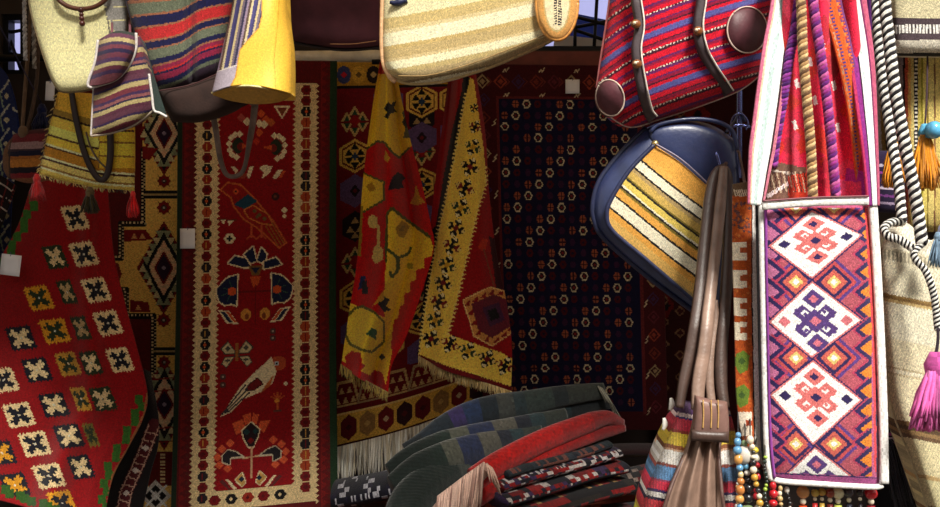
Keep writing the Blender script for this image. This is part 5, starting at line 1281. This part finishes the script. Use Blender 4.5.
sheet('striped_body', CANVAS, t, top=[(682, 402), (728, 404)], bot=[(634, 600), (690, 612), (746, 600)], left=Lw, right=Rw, Y=1.8, cv=cw, nu=116, nv=200, df=f, db=neg(f), jit=.08)
fp = lambda u, v: -.022 - .106 * np.clip(np.sin(np.pi * (.1 + .8 * v)), 0, 1) ** .5 * (.86 + .14 * np.sin(np.pi * u)) - .014 * np.cos(u * 17) * (1 - .3 * v) * np.clip(np.sin(np.pi * np.clip(u, .02, .98)) * 3, 0, 1)
pf_ = sheet('pleated_front', BL_, t, top=[(694, 420), (710, 420), (724, 420)], bot=[(648, 600), (690, 612), (736, 600)], left=[(694, 420), (686, 450), (673, 480), (664, 507), (650, 560), (648, 600)], right=[(722, 420), (719, 450), (721, 480), (724, 507), (732, 560), (736, 600)], Y=1.795, nu=80, nv=60, df=fp, th=.01)
seam(pf_, 'front_piping', [(694, 430), (686, 452), (673, 482), (664, 509), (650, 560)], [1.74, 1.69, 1.67, 1.665, 1.67], .0035, (90, 66, 60)); seam(pf_, 'front_piping', [(722, 430), (719, 452), (721, 482), (724, 509), (732, 560)], [1.74, 1.69, 1.67, 1.665, 1.67], .0035, (90, 66, 60))
lt_ = sheet('leather_tab', solid_mat('pinkish_tab_leather', (122, 92, 84), .42, 30, .3, .25), t, top=[(696, 396), (712, 400), (727, 402)], bot=[(692, 439), (710, 441), (729, 441)], left=[(696, 396), (694, 420), (692, 439)], right=[(727, 402), (729, 420), (729, 441)], Y=1.675, nu=16, nv=16, df=bulge(.012, 4), th=.012)
sheet('tab_hem', BD, lt_, top=[(692, 430), (729, 432)], bot=[(691, 441), (729, 443)], Y=1.665, nu=12, nv=4, df=bulge(.006), th=.01)
for x in (703, 711, 718): seam(lt_, 'tab_stitching', [(x, 400), (x + .5, 414), (x, 428)], 1.662, .0013, (190, 150, 90))
strapsY = [1.88, 1.82, 1.76, 1.73]
strap('long_strap', BD, t, [(726, 168), (718, 172), (712, 190), (706, 240), (700, 300), (693, 346), (684, 384), (680, 408)], [10, 12, 12, 12, 13, 14, 12, 8], strapsY, None, 8, 70, th=.008, dome=.004)
strap('long_strap', BL_, t, [(724, 166), (722, 190), (716, 250), (709, 310), (705, 348), (699, 384), (698, 410)], [8, 11, 11, 11, 12, 13, 12], [1.87, 1.81, 1.74, 1.70], None, 8, 70, th=.008, dome=.004)
strap('long_strap', BD, t, [(722, 166), (728, 180), (729, 240), (726, 300), (722, 350), (722, 384), (725, 408)], [9, 11, 11, 11, 11, 12, 10], [1.88, 1.82, 1.76, 1.72], None, 8, 70, th=.008, dome=.004)
strap('long_strap', BL_, t, [(716, 300), (716, 326), (712, 350), (710, 380), (712, 404)], [4, 7, 7, 8, 8], [1.78, 1.73], None, 6, 40, th=.006)
for x, y in ((672, 404), (665, 424)):
    tube('ivory_toggle', path3([(x - 1, y - 6), (x, y), (x - 2, y + 6)], 1.77, 8), [.003, .006, .003], solid_mat('ivory', (232, 228, 220), .35, 40, .1, .1), t, 8)
p = np.array(at(722, 168, 1.88)); tube('hanging_loop', np.array([p * (1 - k) + np.array(at(738, 150, 2.19)) * k for k in np.linspace(0, 1, 6)]), .004, SOFT, t, 8, (90, 66, 60))

# ---- kilim strap with white blocks
t = thing('kilim_band', 'narrow rust-brown kilim band with cream and green blocks beside the long saddle bag', 'strap', at(748, 455, 1.86))
ckb = Cv(731, 176, 762, 462, 2.0, (176, 78, 26))
r = random.Random(2)
for k in range(160): ckb.dia(r.uniform(731, 752), r.uniform(196, 450), 1.6, 1.6, r.choice([(196, 96, 36), (150, 56, 24), (190, 110, 50)]))
ckb.rect(731, 176, 753, 196, (110, 84, 60))
for k in range(10): ckb.line([(734 + k * 2, 190), (736 + k * 2, 196)], 1, (226, 206, 180))
for k in range(60): ckb.dia(r.uniform(734, 750), r.uniform(200, 236), 1.8, 1.8, r.choice([(110, 70, 70), (196, 100, 40), (90, 60, 60)]))
for y in (242, 270, 298, 322): ckb.rect(733, y, 747, y + 18, (238, 222, 196)); ckb.rect(740, y + 5, 748, y + 11, (170, 80, 40))
for y in (350, 384):
    ckb.poly([(736, y + 4), (744, y), (750, y + 6), (748, y + 20), (740, y + 24), (735, y + 16)], (96, 120, 40)); ckb.dia(742, y + 11, 4, 4, (60, 86, 36))
ckb.rect(738, 412, 752, 436, (236, 220, 200)); ckb.rect(746, 420, 752, 426, (170, 70, 40)); ckb.rect(731, 436, 760, 462, (150, 70, 30))
ckb.poly([(752, 190), (757, 186), (760, 300), (764, 462), (755, 462), (752, 300)], (240, 236, 230)); ckb.line([(752, 190), (752, 300), (755, 462)], 1.2, BLACK)
sheet('woven_band', WOOL, t, left=[(733, 184), (733, 250), (735, 330), (737, 400), (745, 455)], right=[(757, 180), (759, 250), (762, 330), (764, 400), (764, 466)], Y=(1.74, 1.74, 1.70, 1.70), cv=ckb, nu=52, nv=256, df=lambda u, v: -.01 * np.sin(np.pi * u) + .01 * np.sin(v * 5), mode='px')
p = np.array(at(745, 184, 1.74)); tube('hanging_loop', np.array([p * (1 - k) + np.array(at(739, 152, 2.19)) * k for k in np.linspace(0, 1, 6)]), .003, SOFT, t, 8, (90, 66, 60))

# ---- long saddle bag
t = thing('long_saddle_bag', 'long narrow kilim saddle bag with white diamonds and white straps', 'bag', at(820, 490, 1.68))
cl = Cv(755, 195, 890, 495, 1.7, (178, 86, 100))
PK, PU2, OG2, NV2, WT = (208, 118, 132), (92, 60, 130), (226, 130, 40), (46, 34, 84), (246, 242, 238)
def zig(cx, cy, m):
    """stepped hooked motif in a side triangle"""
    for k, (c, s) in enumerate(((PU2, 30), ((190, 76, 80), 25), (NV2, 20), ((200, 96, 84), 15), ((226, 200, 120), 8), (WT, 4))):
        cl.poly([(cx + m * 2, cy - s), (cx + m * (s * .9 + 2), cy), (cx + m * 2, cy + s)], c) if False else cl.dia(cx, cy, s * .92, s * .85, c)
for cy in (282, 358, 444, 207):
    zig(796, cy, -1); zig(834, cy, 1)
for cy in (244, 320, 401, 470):                # bold jags along both side edges
    for m, ex in ((-1, 766), (1, 874)):
        for dy in (-28, -10, 10, 28):
            cl.poly([(ex, cy + dy - 10), (ex - m * 15, cy + dy), (ex, cy + dy + 10)], OG2 if m > 0 else (190, 110, 150)); cl.line([(ex - m * 2, cy + dy - 12), (ex - m * 17, cy + dy), (ex - m * 2, cy + dy + 12)], 4, NV2)
            cl.line([(ex - m * 6, cy + dy - 13), (ex - m * 21, cy + dy), (ex - m * 6, cy + dy + 13)], 2, (176, 60, 90))
def diamond(cx, top, bot, lx, ly, rx, ry, st):
    P = [(cx, top), (rx, ry), (cx, bot), (lx, ly)]
    cl.poly([(cx, top - 4), (rx + 5, ry), (cx, bot + 4), (lx - 5, ly)], NV2); cl.poly([(cx, top - 2), (rx + 2.6, ry), (cx, bot + 2), (lx - 2.6, ly)], (214, 120, 120)); cl.poly(P, WT)
    cy = (top + bot) / 2; A, B = ((214, 112, 110), NV2) if st == 0 else ((84, 58, 120), (206, 112, 130))
    def G(a, b): return (cx + a * (rx - cx) + b * (lx - cx), top + a * (ry - top) + b * (ly - top))
    def box(a, b, h, c, h2=None):
        k = h2 or h; cl.poly([G(a - h, b - k), G(a + h, b - k), G(a + h, b + k), G(a - h, b + k)], c)
    for a, h in ((.5, .16), (.21, .13), (.79, .13)): box(a, a, h, A); box(a, a, h * .42, B)
    for a, b, da, db in ((.26, .53, 1, -1), (.53, .26, -1, 1), (.74, .47, -1, 1), (.47, .74, 1, -1)):
        box(a, b, .115, A); box(a + .02 * da, b + .025 * db, .05, WT); box(a + .04 * da, b + .01 * db, .028, A); box(a - .11 * da, b - .02 * db, .03, A)
    for a, b in ((.15, .85), (.85, .15)): box(a, b, .075, NV2 if st == 0 else (206, 112, 120))
diamond(812, 212, 277, 771, 246, 860, 235, 0); diamond(812, 283, 356, 771, 322, 860, 320, 1); diamond(813, 362, 443, 772, 395, 860, 400, 0); diamond(815, 449, 520, 776, 486, 862, 486, 1)
for x0, x1, c in ((755, 765.5, (176, 96, 150)), (872, 890, (190, 90, 130))): cl.rect(x0, 195, x1, 495, c)
cl.line([(866, 206), (874, 340), (876, 470)], 3, (220, 60, 70)); cl.line([(762, 476), (880, 481)], 8, (170, 80, 140)); cl.line([(766, 208), (768, 470)], 1, NV2)
cl.line([(876, 206), (877, 478)], 1.2, NV2); cl.line([(766, 473), (876, 478)], 1.2, NV2); cl.rect(755, 195, 890, 208, (180, 84, 120))
Ls = [(761, 205), (763, 300), (766, 430), (770, 478)]; Rs = [(868, 203), (874, 300), (878, 420), (880, 487)]
f = bulge(.03, 6)
sheet('pocket', WOOL, t, top=[(761, 205), (815, 202), (868, 203)], bot=[(770, 478), (820, 484), (880, 487)], left=Ls, right=Rs, Y=1.68, cv=cl, nu=148, nv=340, df=f, db=neg(f), jit=.10, mode='px')
WP = (246, 244, 240)
seam(t, 'white_binding', Ls[:-1] + [(769, 470), (776, 480), (820, 484), (872, 487), (882, 485)], 1.668, .0052, WP, WOOL, 140)
seam(t, 'black_piping', [(x - 4.5, y) for x, y in Ls], 1.672, .0024, (20, 16, 20), WOOL, 60); seam(t, 'purple_piping', [(x + 4.5, y) for x, y in Ls], 1.662, .0026, (150, 70, 160), WOOL, 60)
pr_ = strap('pocket_rim', WOOL, t, [(763, 206), (815, 202), (869, 201)], 8, 1.645, flat(WP), 5, 40, th=.006)
seam(pr_, 'rim_stitching', [(763, 201), (815, 197.5), (869, 196)], 1.642, .0016, (120, 60, 70))
# back panel seen above the pocket
cbk = Cv(755, -60, 890, 215, 1.2, (226, 34, 70))
r = random.Random(12)
for k in range(70):
    x, y = r.uniform(770, 870), r.uniform(-50, 205); c = r.choice([(226, 30, 72), (190, 24, 50), (226, 60, 90), (214, 50, 40), (200, 20, 60)]); cbk.dia(x, y, r.uniform(5, 14), r.uniform(8, 22), c)
for (x, y) in ((823, 46), (833, 40), (810, 62), (845, 90), (846, 64), (797, 84), (834, 86), (815, 100), (795, 125), (838, 128)):
    cbk.poly([(x - 3, y - 4), (x + 1, y - 5), (x + 3, y + 4), (x - 1, y + 5)], (244, 232, 228))
cbk.poly([(768, 160), (806, 168), (806, 205), (764, 205)], (120, 86, 70)); cbk.line([(770, 170), (806, 176)], 2, (226, 214, 200)); cbk.line([(768, 196), (794, 180)], 4, (240, 220, 220)); cbk.poly([(788, 176), (808, 172), (806, 200), (788, 202)], (206, 60, 36)); cbk.poly([(846, 168), (866, 172), (868, 202), (842, 202)], (170, 40, 140)); cbk.poly([(840, 180), (862, 182), (862, 200), (842, 202)], (226, 70, 110))
for k in range(14): cbk.line([(768 + k * 3, 172), (772 + k * 3, 192)], 1, (214, 190, 160) if k % 2 else (70, 40, 40))
sheet('back_panel', WOOL, t, left=[(786, -60), (780, 60), (766, 205)], right=[(850, -60), (862, 60), (870, 208)], Y=1.705, cv=cbk, nu=108, nv=232, df=lambda u, v: -.012 * np.sin(u * 15), mode='px')
# white and mint strap on the left with pink edges
cst = Cv(0, 0, 26, 100, 3, WT)
for x0, x1, c in ((0, 3.4, (206, 120, 140)), (3.4, 5, (60, 30, 40)), (5, 12, (250, 250, 248)), (12, 17, (196, 220, 216)), (17, 21, (248, 250, 250)), (21, 23, (240, 200, 170)), (23, 26, (206, 110, 140))): cst.rect(x0, 0, x1, 100, c)
strap('left_strap', WOOL, t, [(788, -70), (784, 0), (776, 50), (768, 110), (761, 160), (756, 205)], [24, 24, 26, 27, 26, 16], [1.95, 1.72, 1.69, 1.675, 1.665], cst, 26, 120, th=.006)
cst2 = Cv(0, 0, 30, 100, 3, WT)
for x0, x1, c in ((0, 5, (190, 90, 120)), (5, 7, (120, 40, 90)), (7, 18, (250, 250, 248)), (14, 16, (206, 226, 224)), (18, 20, (60, 30, 60)), (20, 26, (150, 50, 140)), (26, 30, (206, 60, 110))): cst2.rect(x0, 0, x1, 100, c)
strap('right_strap', WOOL, t, [(842, -70), (852, 0), (862, 60), (868, 120), (872, 170), (874, 206)], [30, 30, 27, 22, 16, 12], [1.95, 1.72, 1.69, 1.67, 1.66], cst2, 30, 120, th=.006)
strap('white_binding', WOOL, t, [(873, 196), (877, 260), (881, 340), (884, 420), (885, 484)], 8, 1.662, flat(WP), 6, 80, th=.008)
co2 = Cv(0, 0, 20, 300, 1.6, (214, 96, 40))
for k in range(75):
    y = k * 4; co2.poly([(0, y), (6, y + 3), (0, y + 4)], (120, 60, 120)); co2.dia(5, y + 2, 2, 1.6, [(226, 130, 60), (190, 60, 50), (120, 70, 110)][k % 3]); co2.poly([(10, y), (15, y + 3), (15, y)], (80, 60, 130)); co2.dia(17, y + 2, 2, 1.4, (190, 150, 120))
strap('orange_band', WOOL, t, [(824, -70), (832, 0), (842, 40), (852, 90), (858, 140), (862, 190)], [18, 20, 18, 15, 12, 10], [1.93, 1.71, 1.69, 1.69, 1.70], co2, 20, 150, th=.005)
def rope_thing(label, pts, Y, r, cols_, turns, name='braided_rope'):
    o = thing(name, label, 'rope', at(pts[-1][0], pts[-1][1], Y if np.isscalar(Y) else Y[-1]), 'braided ropes by the saddle bag')
    rope(o, path3(pts, Y, 420), r, cols_, turns)
    return o
rope_thing('purple twisted rope nearest the mint-striped strap', [(806, -90), (796, 20), (789, 60), (783, 100), (776, 140), (773, 166)], [2.0, 1.70, 1.69, 1.69, 1.69], 0.0080, [(116, 40, 130), (150, 60, 150), (70, 24, 96)], 20)
rope_thing('beige and brown braided rope in the middle of the saddle bag opening', [(796, -90), (801, 0), (803, 50), (807, 100), (811, 150), (813, 198)], [2.0, 1.68, 1.665, 1.66, 1.66], 0.0078, [(214, 180, 130), (176, 136, 90), (110, 80, 56)], 26)
rope_thing('magenta-purple twisted rope right of the beige braid', [(806, -90), (813, 0), (820, 50), (827, 100), (832, 150), (836, 196)], [2.0, 1.68, 1.67, 1.665, 1.665], 0.0080, [(150, 50, 130), (190, 90, 150), (96, 30, 110)], 24)

# ---- textiles at the right edge
t = thing('beige_banded_bag', 'beige woven bag with a black and white checked band at the top right corner', 'bag', at(925, 56, 1.9))
cz = Cv(880, -80, 985, 60, 2.0, (206, 196, 160))
cz.rect(880, 18, 985, 24, (74, 60, 66)); cz.rect(880, 24, 985, 34, (70, 60, 62)); cz.rect(880, 34, 985, 40, (84, 70, 76))
for k in range(30): cz.rect(892 + k * 3.4, 24.5, 894.2 + k * 3.4, 33.5, (240, 236, 228))
cz.rect(880, 40, 985, 53, (222, 214, 196)); cz.rect(880, 53, 985, 60, (24, 20, 22))
f = bulge(.04, 8)
sheet('body', CANVAS, t, top=[(886, -70), (980, -70)], bot=[(893, 55), (940, 56), (985, 55)], left=[(886, -70), (890, 0), (893, 55)], right=[(980, -70), (985, 55)], Y=1.92, cv=cz, nu=100, nv=124, df=f, db=neg(f), jit=.09)
for x in (900, 970): cord_up(t, x, -68, 1.92)
t = thing('yellow_striped_bag', 'yellow striped bag hanging below the beige banded one at the right edge', 'bag', at(940, 232, 2.05))
cys = Cv(895, 45, 990, 240, 2.0, (206, 190, 110))
Ys = [(903, (150, 140, 140)), (905, BLACK), (908, (206, 90, 60)), (911, (222, 170, 90)), (914, (226, 206, 130)), (918, 'd'), (921, (206, 186, 90)), (923, (150, 140, 40)), (927, (226, 206, 110)), (928.5, (130, 110, 40)), (934, (222, 200, 120)), (935.5, (130, 90, 60)), (941, (214, 190, 110)), (943, (70, 50, 40)), (952, (222, 190, 100)), (956, 'd'), (970, (206, 180, 90)), (999, (190, 150, 70))]
cys.stripes(cys.X, [(a, (40, 34, 36) if c == 'd' else c) for a, c in Ys])
for a0, a1 in ((914.4, 917.6), (952.4, 955.6)): cys.a[(cys.X > a0) & (cys.X < a1) & (np.mod(cys.Y, 4) < 2.2)] = (.92, .9, .84)
f = bulge(.04, 6)
sheet('body', CANVAS, t, left=[(899, 50), (903, 140), (906, 232)], right=[(990, 50), (990, 232)], Y=2.02, cv=cys, nu=96, nv=180, df=f, db=neg(f), jit=.08)
cord_up(t, 905, 52, 2.02); cord_up(t, 985, 52, 2.02)
t = thing('olive_striped_band', 'narrow olive and black checked striped cloth hanging behind the white strap', 'cloth', at(884, 150, 2.1))
cob = Cv(868, -60, 906, 215, 2.0, (150, 130, 60))
cob.stripes(cob.X - .04 * cob.Y, [(868, (130, 60, 110)), (872, (90, 40, 110)), (876, (226, 220, 226)), (880, (190, 160, 90)), (884, (40, 34, 34)), (887, (206, 180, 110)), (892, (190, 150, 80)), (897, (120, 70, 40)), (999, (24, 18, 22))])
m = (cob.X - .04 * cob.Y > 880.4) & (cob.X - .04 * cob.Y < 883.6) & (np.mod(cob.Y, 4) < 2); cob.a[m] = (.86, .84, .74)
sheet('woven_cloth', WOOL, t, left=[(864, -60), (866, 60), (868, 210)], right=[(892, -60), (898, 60), (905, 140), (904, 210)], Y=2.1, cv=cob, nu=56, nv=200, df=lambda u, v: -.01 * np.sin(u * 8), mode='px')
cord_up(t, 880, -58, 2.1)
t = thing('white_card', 'blank white hang tag behind the checked rope', 'tag', at(876, 72, 2.0))
sheet('paper', PAPER, t, top=[(871, 30), (879, 28)], bot=[(872, 72), (882, 66)], left=[(871, 30), (872, 72)], right=[(879, 28), (883, 48), (882, 66)], Y=2.0, nu=6, nv=8, th=.0015)
tube('tag_string', path3([(876, 30), (878, 6), (880, -40)], [2.0, 2.02, 2.06], 12), .0012, THREAD, t, 6, (200, 200, 200))
t = thing('purple_striped_pouch', 'dark navy pouch with purple and white stripes behind the white strap', 'bag', at(890, 200, 2.0))
cpp = Cv(870, 150, 910, 215, 2.0, (40, 28, 60))
for k, c in enumerate([(190, 180, 200), (150, 60, 150), (60, 40, 90), (206, 190, 210), (120, 60, 130), (170, 150, 180)]): cpp.line([(866, 164 + k * 7.5), (912, 168 + k * 7.5)], 2.4, c)
f = bulge(.02)
sheet('body', CANVAS, t, left=[(872, 150), (875, 212)], right=[(906, 152), (904, 214)], Y=2.0, cv=cpp, nu=56, nv=80, df=f, db=neg(f))
cord_up(t, 888, 150, 2.0)

# orange tassels
for x, y, l, r, lab in ((893, 138, 48, 11, 'orange wool tassel between the two checked ropes'), (925, 124, 64, 15, 'larger orange wool tassel with a blue head at the right edge')):
    o = thing('orange_tassel', lab, 'tassel', at(x, y + l, 1.85), 'orange tassels')
    tassel(o, (x, y), l, 1.86, r, (240, 156, 40), 240, None, (222, 150, 60) if x < 900 else (90, 170, 210))
    tube('cord', path3([(x, y + 1), (x + 2, y - 40), (x + 4, -60)], [1.86, 1.95, 2.0], 20), .002, THREAD, o, 6, (60, 40, 50))
    cord_up(o, x + 4, -58, 2.0, (60, 40, 50), .002)
    if x > 900:
        V, q, _ = ball_geo(at(934, 130, 1.84), 9 * 1.84 / F, 14, 10, (1, .9, 1)); mk('bead', V, [q], solid_mat('turquoise_bead', (90, 170, 214), .2, 60, .5, .1, coat=.5), o)
o = thing('blue_wool_tassel', 'grey-blue wool tuft at the right edge below the orange tassel', 'tassel', at(936, 262, 1.8))
tassel(o, (938, 232), 34, 1.66, 9, (120, 146, 170), 80); tube('cord', path3([(938, 234), (940, 226), (943, 232)], [1.66, 1.68, 1.75], 12), .002, THREAD, o, 6, (90, 90, 110))

# ---- cream woven bag, right edge
t = thing('cream_woven_bag', 'cream woven wool bag with brown bands and a pink tassel, right edge', 'bag', at(920, 560, 1.82))
cx_ = Cv(868, 205, 1000, 570, 1.5, (240, 234, 210))
tt = cx_.Y - .20 * (cx_.X - 900)
cx_.stripes(tt, [(250, (226, 218, 196)), (262, (206, 196, 168)), (296, (226, 218, 190)), (298, (150, 120, 70)), (301, (130, 100, 56)), (304, (190, 164, 110)), (340, (228, 222, 196)), (368, (222, 212, 178)), (370, (190, 176, 140)), (374, (226, 218, 190)), (376, (196, 182, 146)), (420, (226, 216, 180)), (424, (130, 100, 66)), (428, (96, 74, 52)), (432, (150, 120, 80)), (436, (110, 84, 60)), (470, (220, 208, 166)), (474, (190, 160, 110)), (500, (214, 204, 160)), (506, (120, 92, 60)), (700, (220, 208, 170))])
mm = np.mod(cx_.X * .9 + cx_.Y * .4, 3) < 1.1; cx_.a[mm] *= .93
cx_.a[(np.mod(cx_.X, 4) < 2) & (tt > 252) & (tt < 262)] *= .72
f = bulge(.05, 6)
Lx = [(886, 228), (879, 262), (882, 320), (886, 360), (893, 410), (908, 450), (926, 500), (944, 556)]; 
sheet('body', WOOL, t, top=[(886, 228), (905, 222), (930, 240), (952, 230), (990, 210)], bot=[(944, 556), (970, 566), (1000, 560)], left=Lx, right=[(990, 210), (996, 380), (1000, 560)], Y=1.76, cv=cx_, nu=148, nv=272, df=f, db=neg(f), jit=.09)
seam(t, 'side_stitching', Lx, 1.755, .003, (206, 196, 160), WOOL, 90)
BW = [(236, 234, 226), (26, 22, 26)]
pr = [(888, 236), (880, 262), (882, 300)]
rope_c = lambda pts, Y, n, r=.0085, nm='strand': rope(t, path3(pts, Y, 420), r, [(236, 234, 226), (26, 22, 26), (236, 234, 226), (30, 26, 30)], n, WOOL, nm, 0, .58)
rope_c([(884, -90), (885, 0), (889, 40), (895, 90), (906, 150), (916, 200), (922, 244)], [2.02, 1.76, 1.72, 1.69, 1.67], 22, .0095, 'strap_strand')
rope_c([(872, -90), (876, 0), (880, 60), (890, 130), (898, 180), (902, 222)], [2.06, 1.88, 1.84, 1.74], 22, .0085, 'strap_strand')
rope_c([(902, 222), (892, 222), (884, 228), (888, 236), (900, 240), (912, 248)], [1.72, 1.68, 1.66], 7, .0065, 'knot_strand'); rope_c([(922, 244), (914, 252), (916, 260), (926, 272), (934, 296), (938, 330)], [1.67, 1.65, 1.645], 11, .0055, 'tail_strand')
sh = thing('pink_tassel', 'thick pink wool tassel on the cream woven bag', 'tassel', at(928, 430, 1.62))
tassel(sh, (936, 352), 76, 1.62, 26, (224, 104, 176), 420, None, (190, 80, 150)); tube('cord', path3([(936, 354), (938, 340), (938, 328)], [1.62, 1.63, 1.64], 10), .003, THREAD, sh, 6, (40, 30, 40))

# dark bag with purple band under the saddle bag, and black tassel threads
t = thing('black_fringed_bag', 'black bag with a thin purple striped band behind the lower right of the saddle bag', 'bag', at(895, 540, 1.9))
cbk2 = Cv(870, 330, 950, 560, 1.5, (18, 15, 24))
for k, c in enumerate([(150, 60, 120), (200, 170, 190), (120, 40, 110), (180, 60, 100)]): cbk2.line([(870, 432 + k * 4), (905, 436 + k * 4)], 2, c)
f = bulge(.03)
sheet('body', CANVAS, t, top=[(872, 335), (886, 335)], bot=[(868, 545), (900, 550), (946, 545)], left=[(872, 335), (870, 440), (868, 545)], right=[(886, 335), (892, 400), (908, 450), (926, 500), (946, 545)], Y=1.93, cv=cbk2, nu=56, nv=136, df=f, db=neg(f))
fringe('fringe', t, [(878, 440), (890, 440), (904, 460), (920, 500)], 70, 1.88, 90, .002, (22, 20, 28), (50, 48, 60), slant=.2)
cord_up(t, 878, 337, 1.93, (30, 28, 34), .003)

# ------------------------------------------------------------------ strings of beads
BEADM = {}
def bead_mat(c):
    k = 'bead_%d_%d_%d' % c
    return solid_mat(k, c, .22, 80, .35, .05, spec=.5, coat=.4)
V0, q0, _ = ball_geo((0, 0, 0), 1.0, 10, 7)
BM = {}
def bead(parent, p, r, c, sq=1.0):
    if c not in BM:
        me = bpy.data.meshes.new('bead'); me.from_pydata(V0.tolist(), [], q0.tolist()); me.polygons.foreach_set('use_smooth', np.ones(len(q0), bool)); me.materials.append(bead_mat(c)); BM[c] = me
    o = bpy.data.objects.new('bead', BM[c]); col.objects.link(o); o.parent = parent
    o.location = Vector(p) - parent.location; o.scale = (r, r, r * sq)
def bead_string(label, x0, y0, x1, y1, Y, sizes, cols_, seed, hang):
    r = random.Random(seed)
    t = thing('bead_string', label, 'bead string', at(x1, y1, Y), 'strings of beads under the saddle bag')
    s = Y / F
    y = y0; n = 0
    while y < y1:
        d = r.choice(sizes); k = (y + d - y0) / max(1, (y1 - y0)); x = x0 + (x1 - x0) * k + 1.2 * math.sin(n * .9 + seed)
        bead(t, at(x, y + d, Y), d * s, r.choice(cols_), r.choice([1, 1, .8, 1.2])); y += 2 * d; n += 1
    tube('thread', np.array([at(x0, y0 - 3, Y), at((x0 + x1) / 2, (y0 + y1) / 2, Y), at(x1, y1, Y)]), .0009, THREAD, t, 5, (40, 36, 40))
    P = np.array([np.array(at(x0, y0 - 2, Y)) * (1 - k) + np.array(hang) * k for k in np.linspace(0, 1, 5)]); tube('hanging_thread', P, .0012, THREAD, t, 5, (30, 28, 30))
c1 = [(206, 150, 80), (190, 120, 60), (40, 34, 36), (214, 190, 140), (96, 150, 190)]; c2 = [(90, 150, 186), (30, 30, 34), (120, 140, 100), (206, 200, 190), (60, 110, 150), (40, 36, 36)]; c3 = [(30, 28, 30), (190, 40, 50), (214, 190, 60), (150, 180, 70), (226, 220, 200)]
c4 = [(226, 214, 190), (30, 26, 28), (196, 150, 60), (40, 36, 40)]; c5 = [(190, 30, 40), (30, 26, 28), (150, 24, 34)]
hp = lambda x: at(x, 400 if x < 768 else 470, 1.73)
specs = [('tan and blue beads nearest the leather bag', 738, 432, 742, 540, [3, 3.8, 4.6], c1), ('large blue and green beads', 745, 440, 750, 540, [3.4, 5, 8], c2), ('mixed yellow and green beads', 756, 446, 758, 540, [2.6, 3.2, 4], c3), ('cream and black beads', 750, 436, 764, 540, [2.2, 3, 3.8], c4), ('red and black beads at the bag corner', 772, 482, 773, 545, [3, 3.6, 4.6], c5), ('small blue seed beads', 740, 450, 735, 540, [1.6, 2], [(110, 150, 176), (30, 30, 34), (206, 206, 200), (190, 150, 100)]), ('small dark green seed beads', 765, 455, 767, 540, [1.8, 2.2], [(34, 46, 40), (30, 28, 30), (150, 180, 60)]), ('pale bone beads', 781, 486, 780, 545, [2.4, 3], [(226, 214, 190), (190, 160, 110)]), ('black and white beads', 788, 487, 790, 545, [2, 2.8], [(30, 26, 28), (226, 220, 210)])]
for k, (lb, x0, y0, x1, y1, sz, cc_) in enumerate(specs): bead_string('string of ' + lb, x0, y0, x1, y1, 1.655 + .012 * (k % 3), sz, cc_, k + 3, hp(x0))
# pendants under the saddle bag: a round bead above a coloured tube
pend = [(803, (214, 150, 90), (206, 76, 36), 6.5, 'orange'), (815, (206, 176, 80), (196, 50, 50), 4, 'red and yellow'), (822, (190, 150, 60), (206, 170, 80), 4, 'gold'), (838, (232, 228, 190), (206, 220, 110), 6, 'pale green'), (849, (60, 56, 66), (40, 44, 60), 5, 'dark slate'), (830, (150, 60, 40), (110, 40, 34), 5, 'brown'), (860, (40, 36, 40), (40, 34, 40), 4, 'black'), (871, (206, 24, 40), (120, 24, 34), 6.5, 'crimson')]
for k, (x, cb1, cb2, r, nm) in enumerate(pend):
    Y = 1.70; s = Y / F; t = thing('bead_pendant', nm + ' bead pendant hanging under the saddle bag', 'pendant', at(x, 540, Y), 'bead pendants under the saddle bag')
    bead(t, at(x, 492 + (k % 2), Y), r * s, cb1); bead(t, at(x, 492 + r + 3, Y), r * .5 * s, (236, 226, 200))
    tube('bead_tube', np.array([at(x, 494 + r + 5, Y), at(x, 520, Y), at(x, 536, Y)]), [r * .62 * s, r * .7 * s, r * .62 * s], bead_mat(cb2), t, 10)
    tube('thread', np.array([at(x, 482, Y - .002), at(x, 492, Y), at(x, 540, Y)]), .001, THREAD, t, 5, (40, 30, 34))
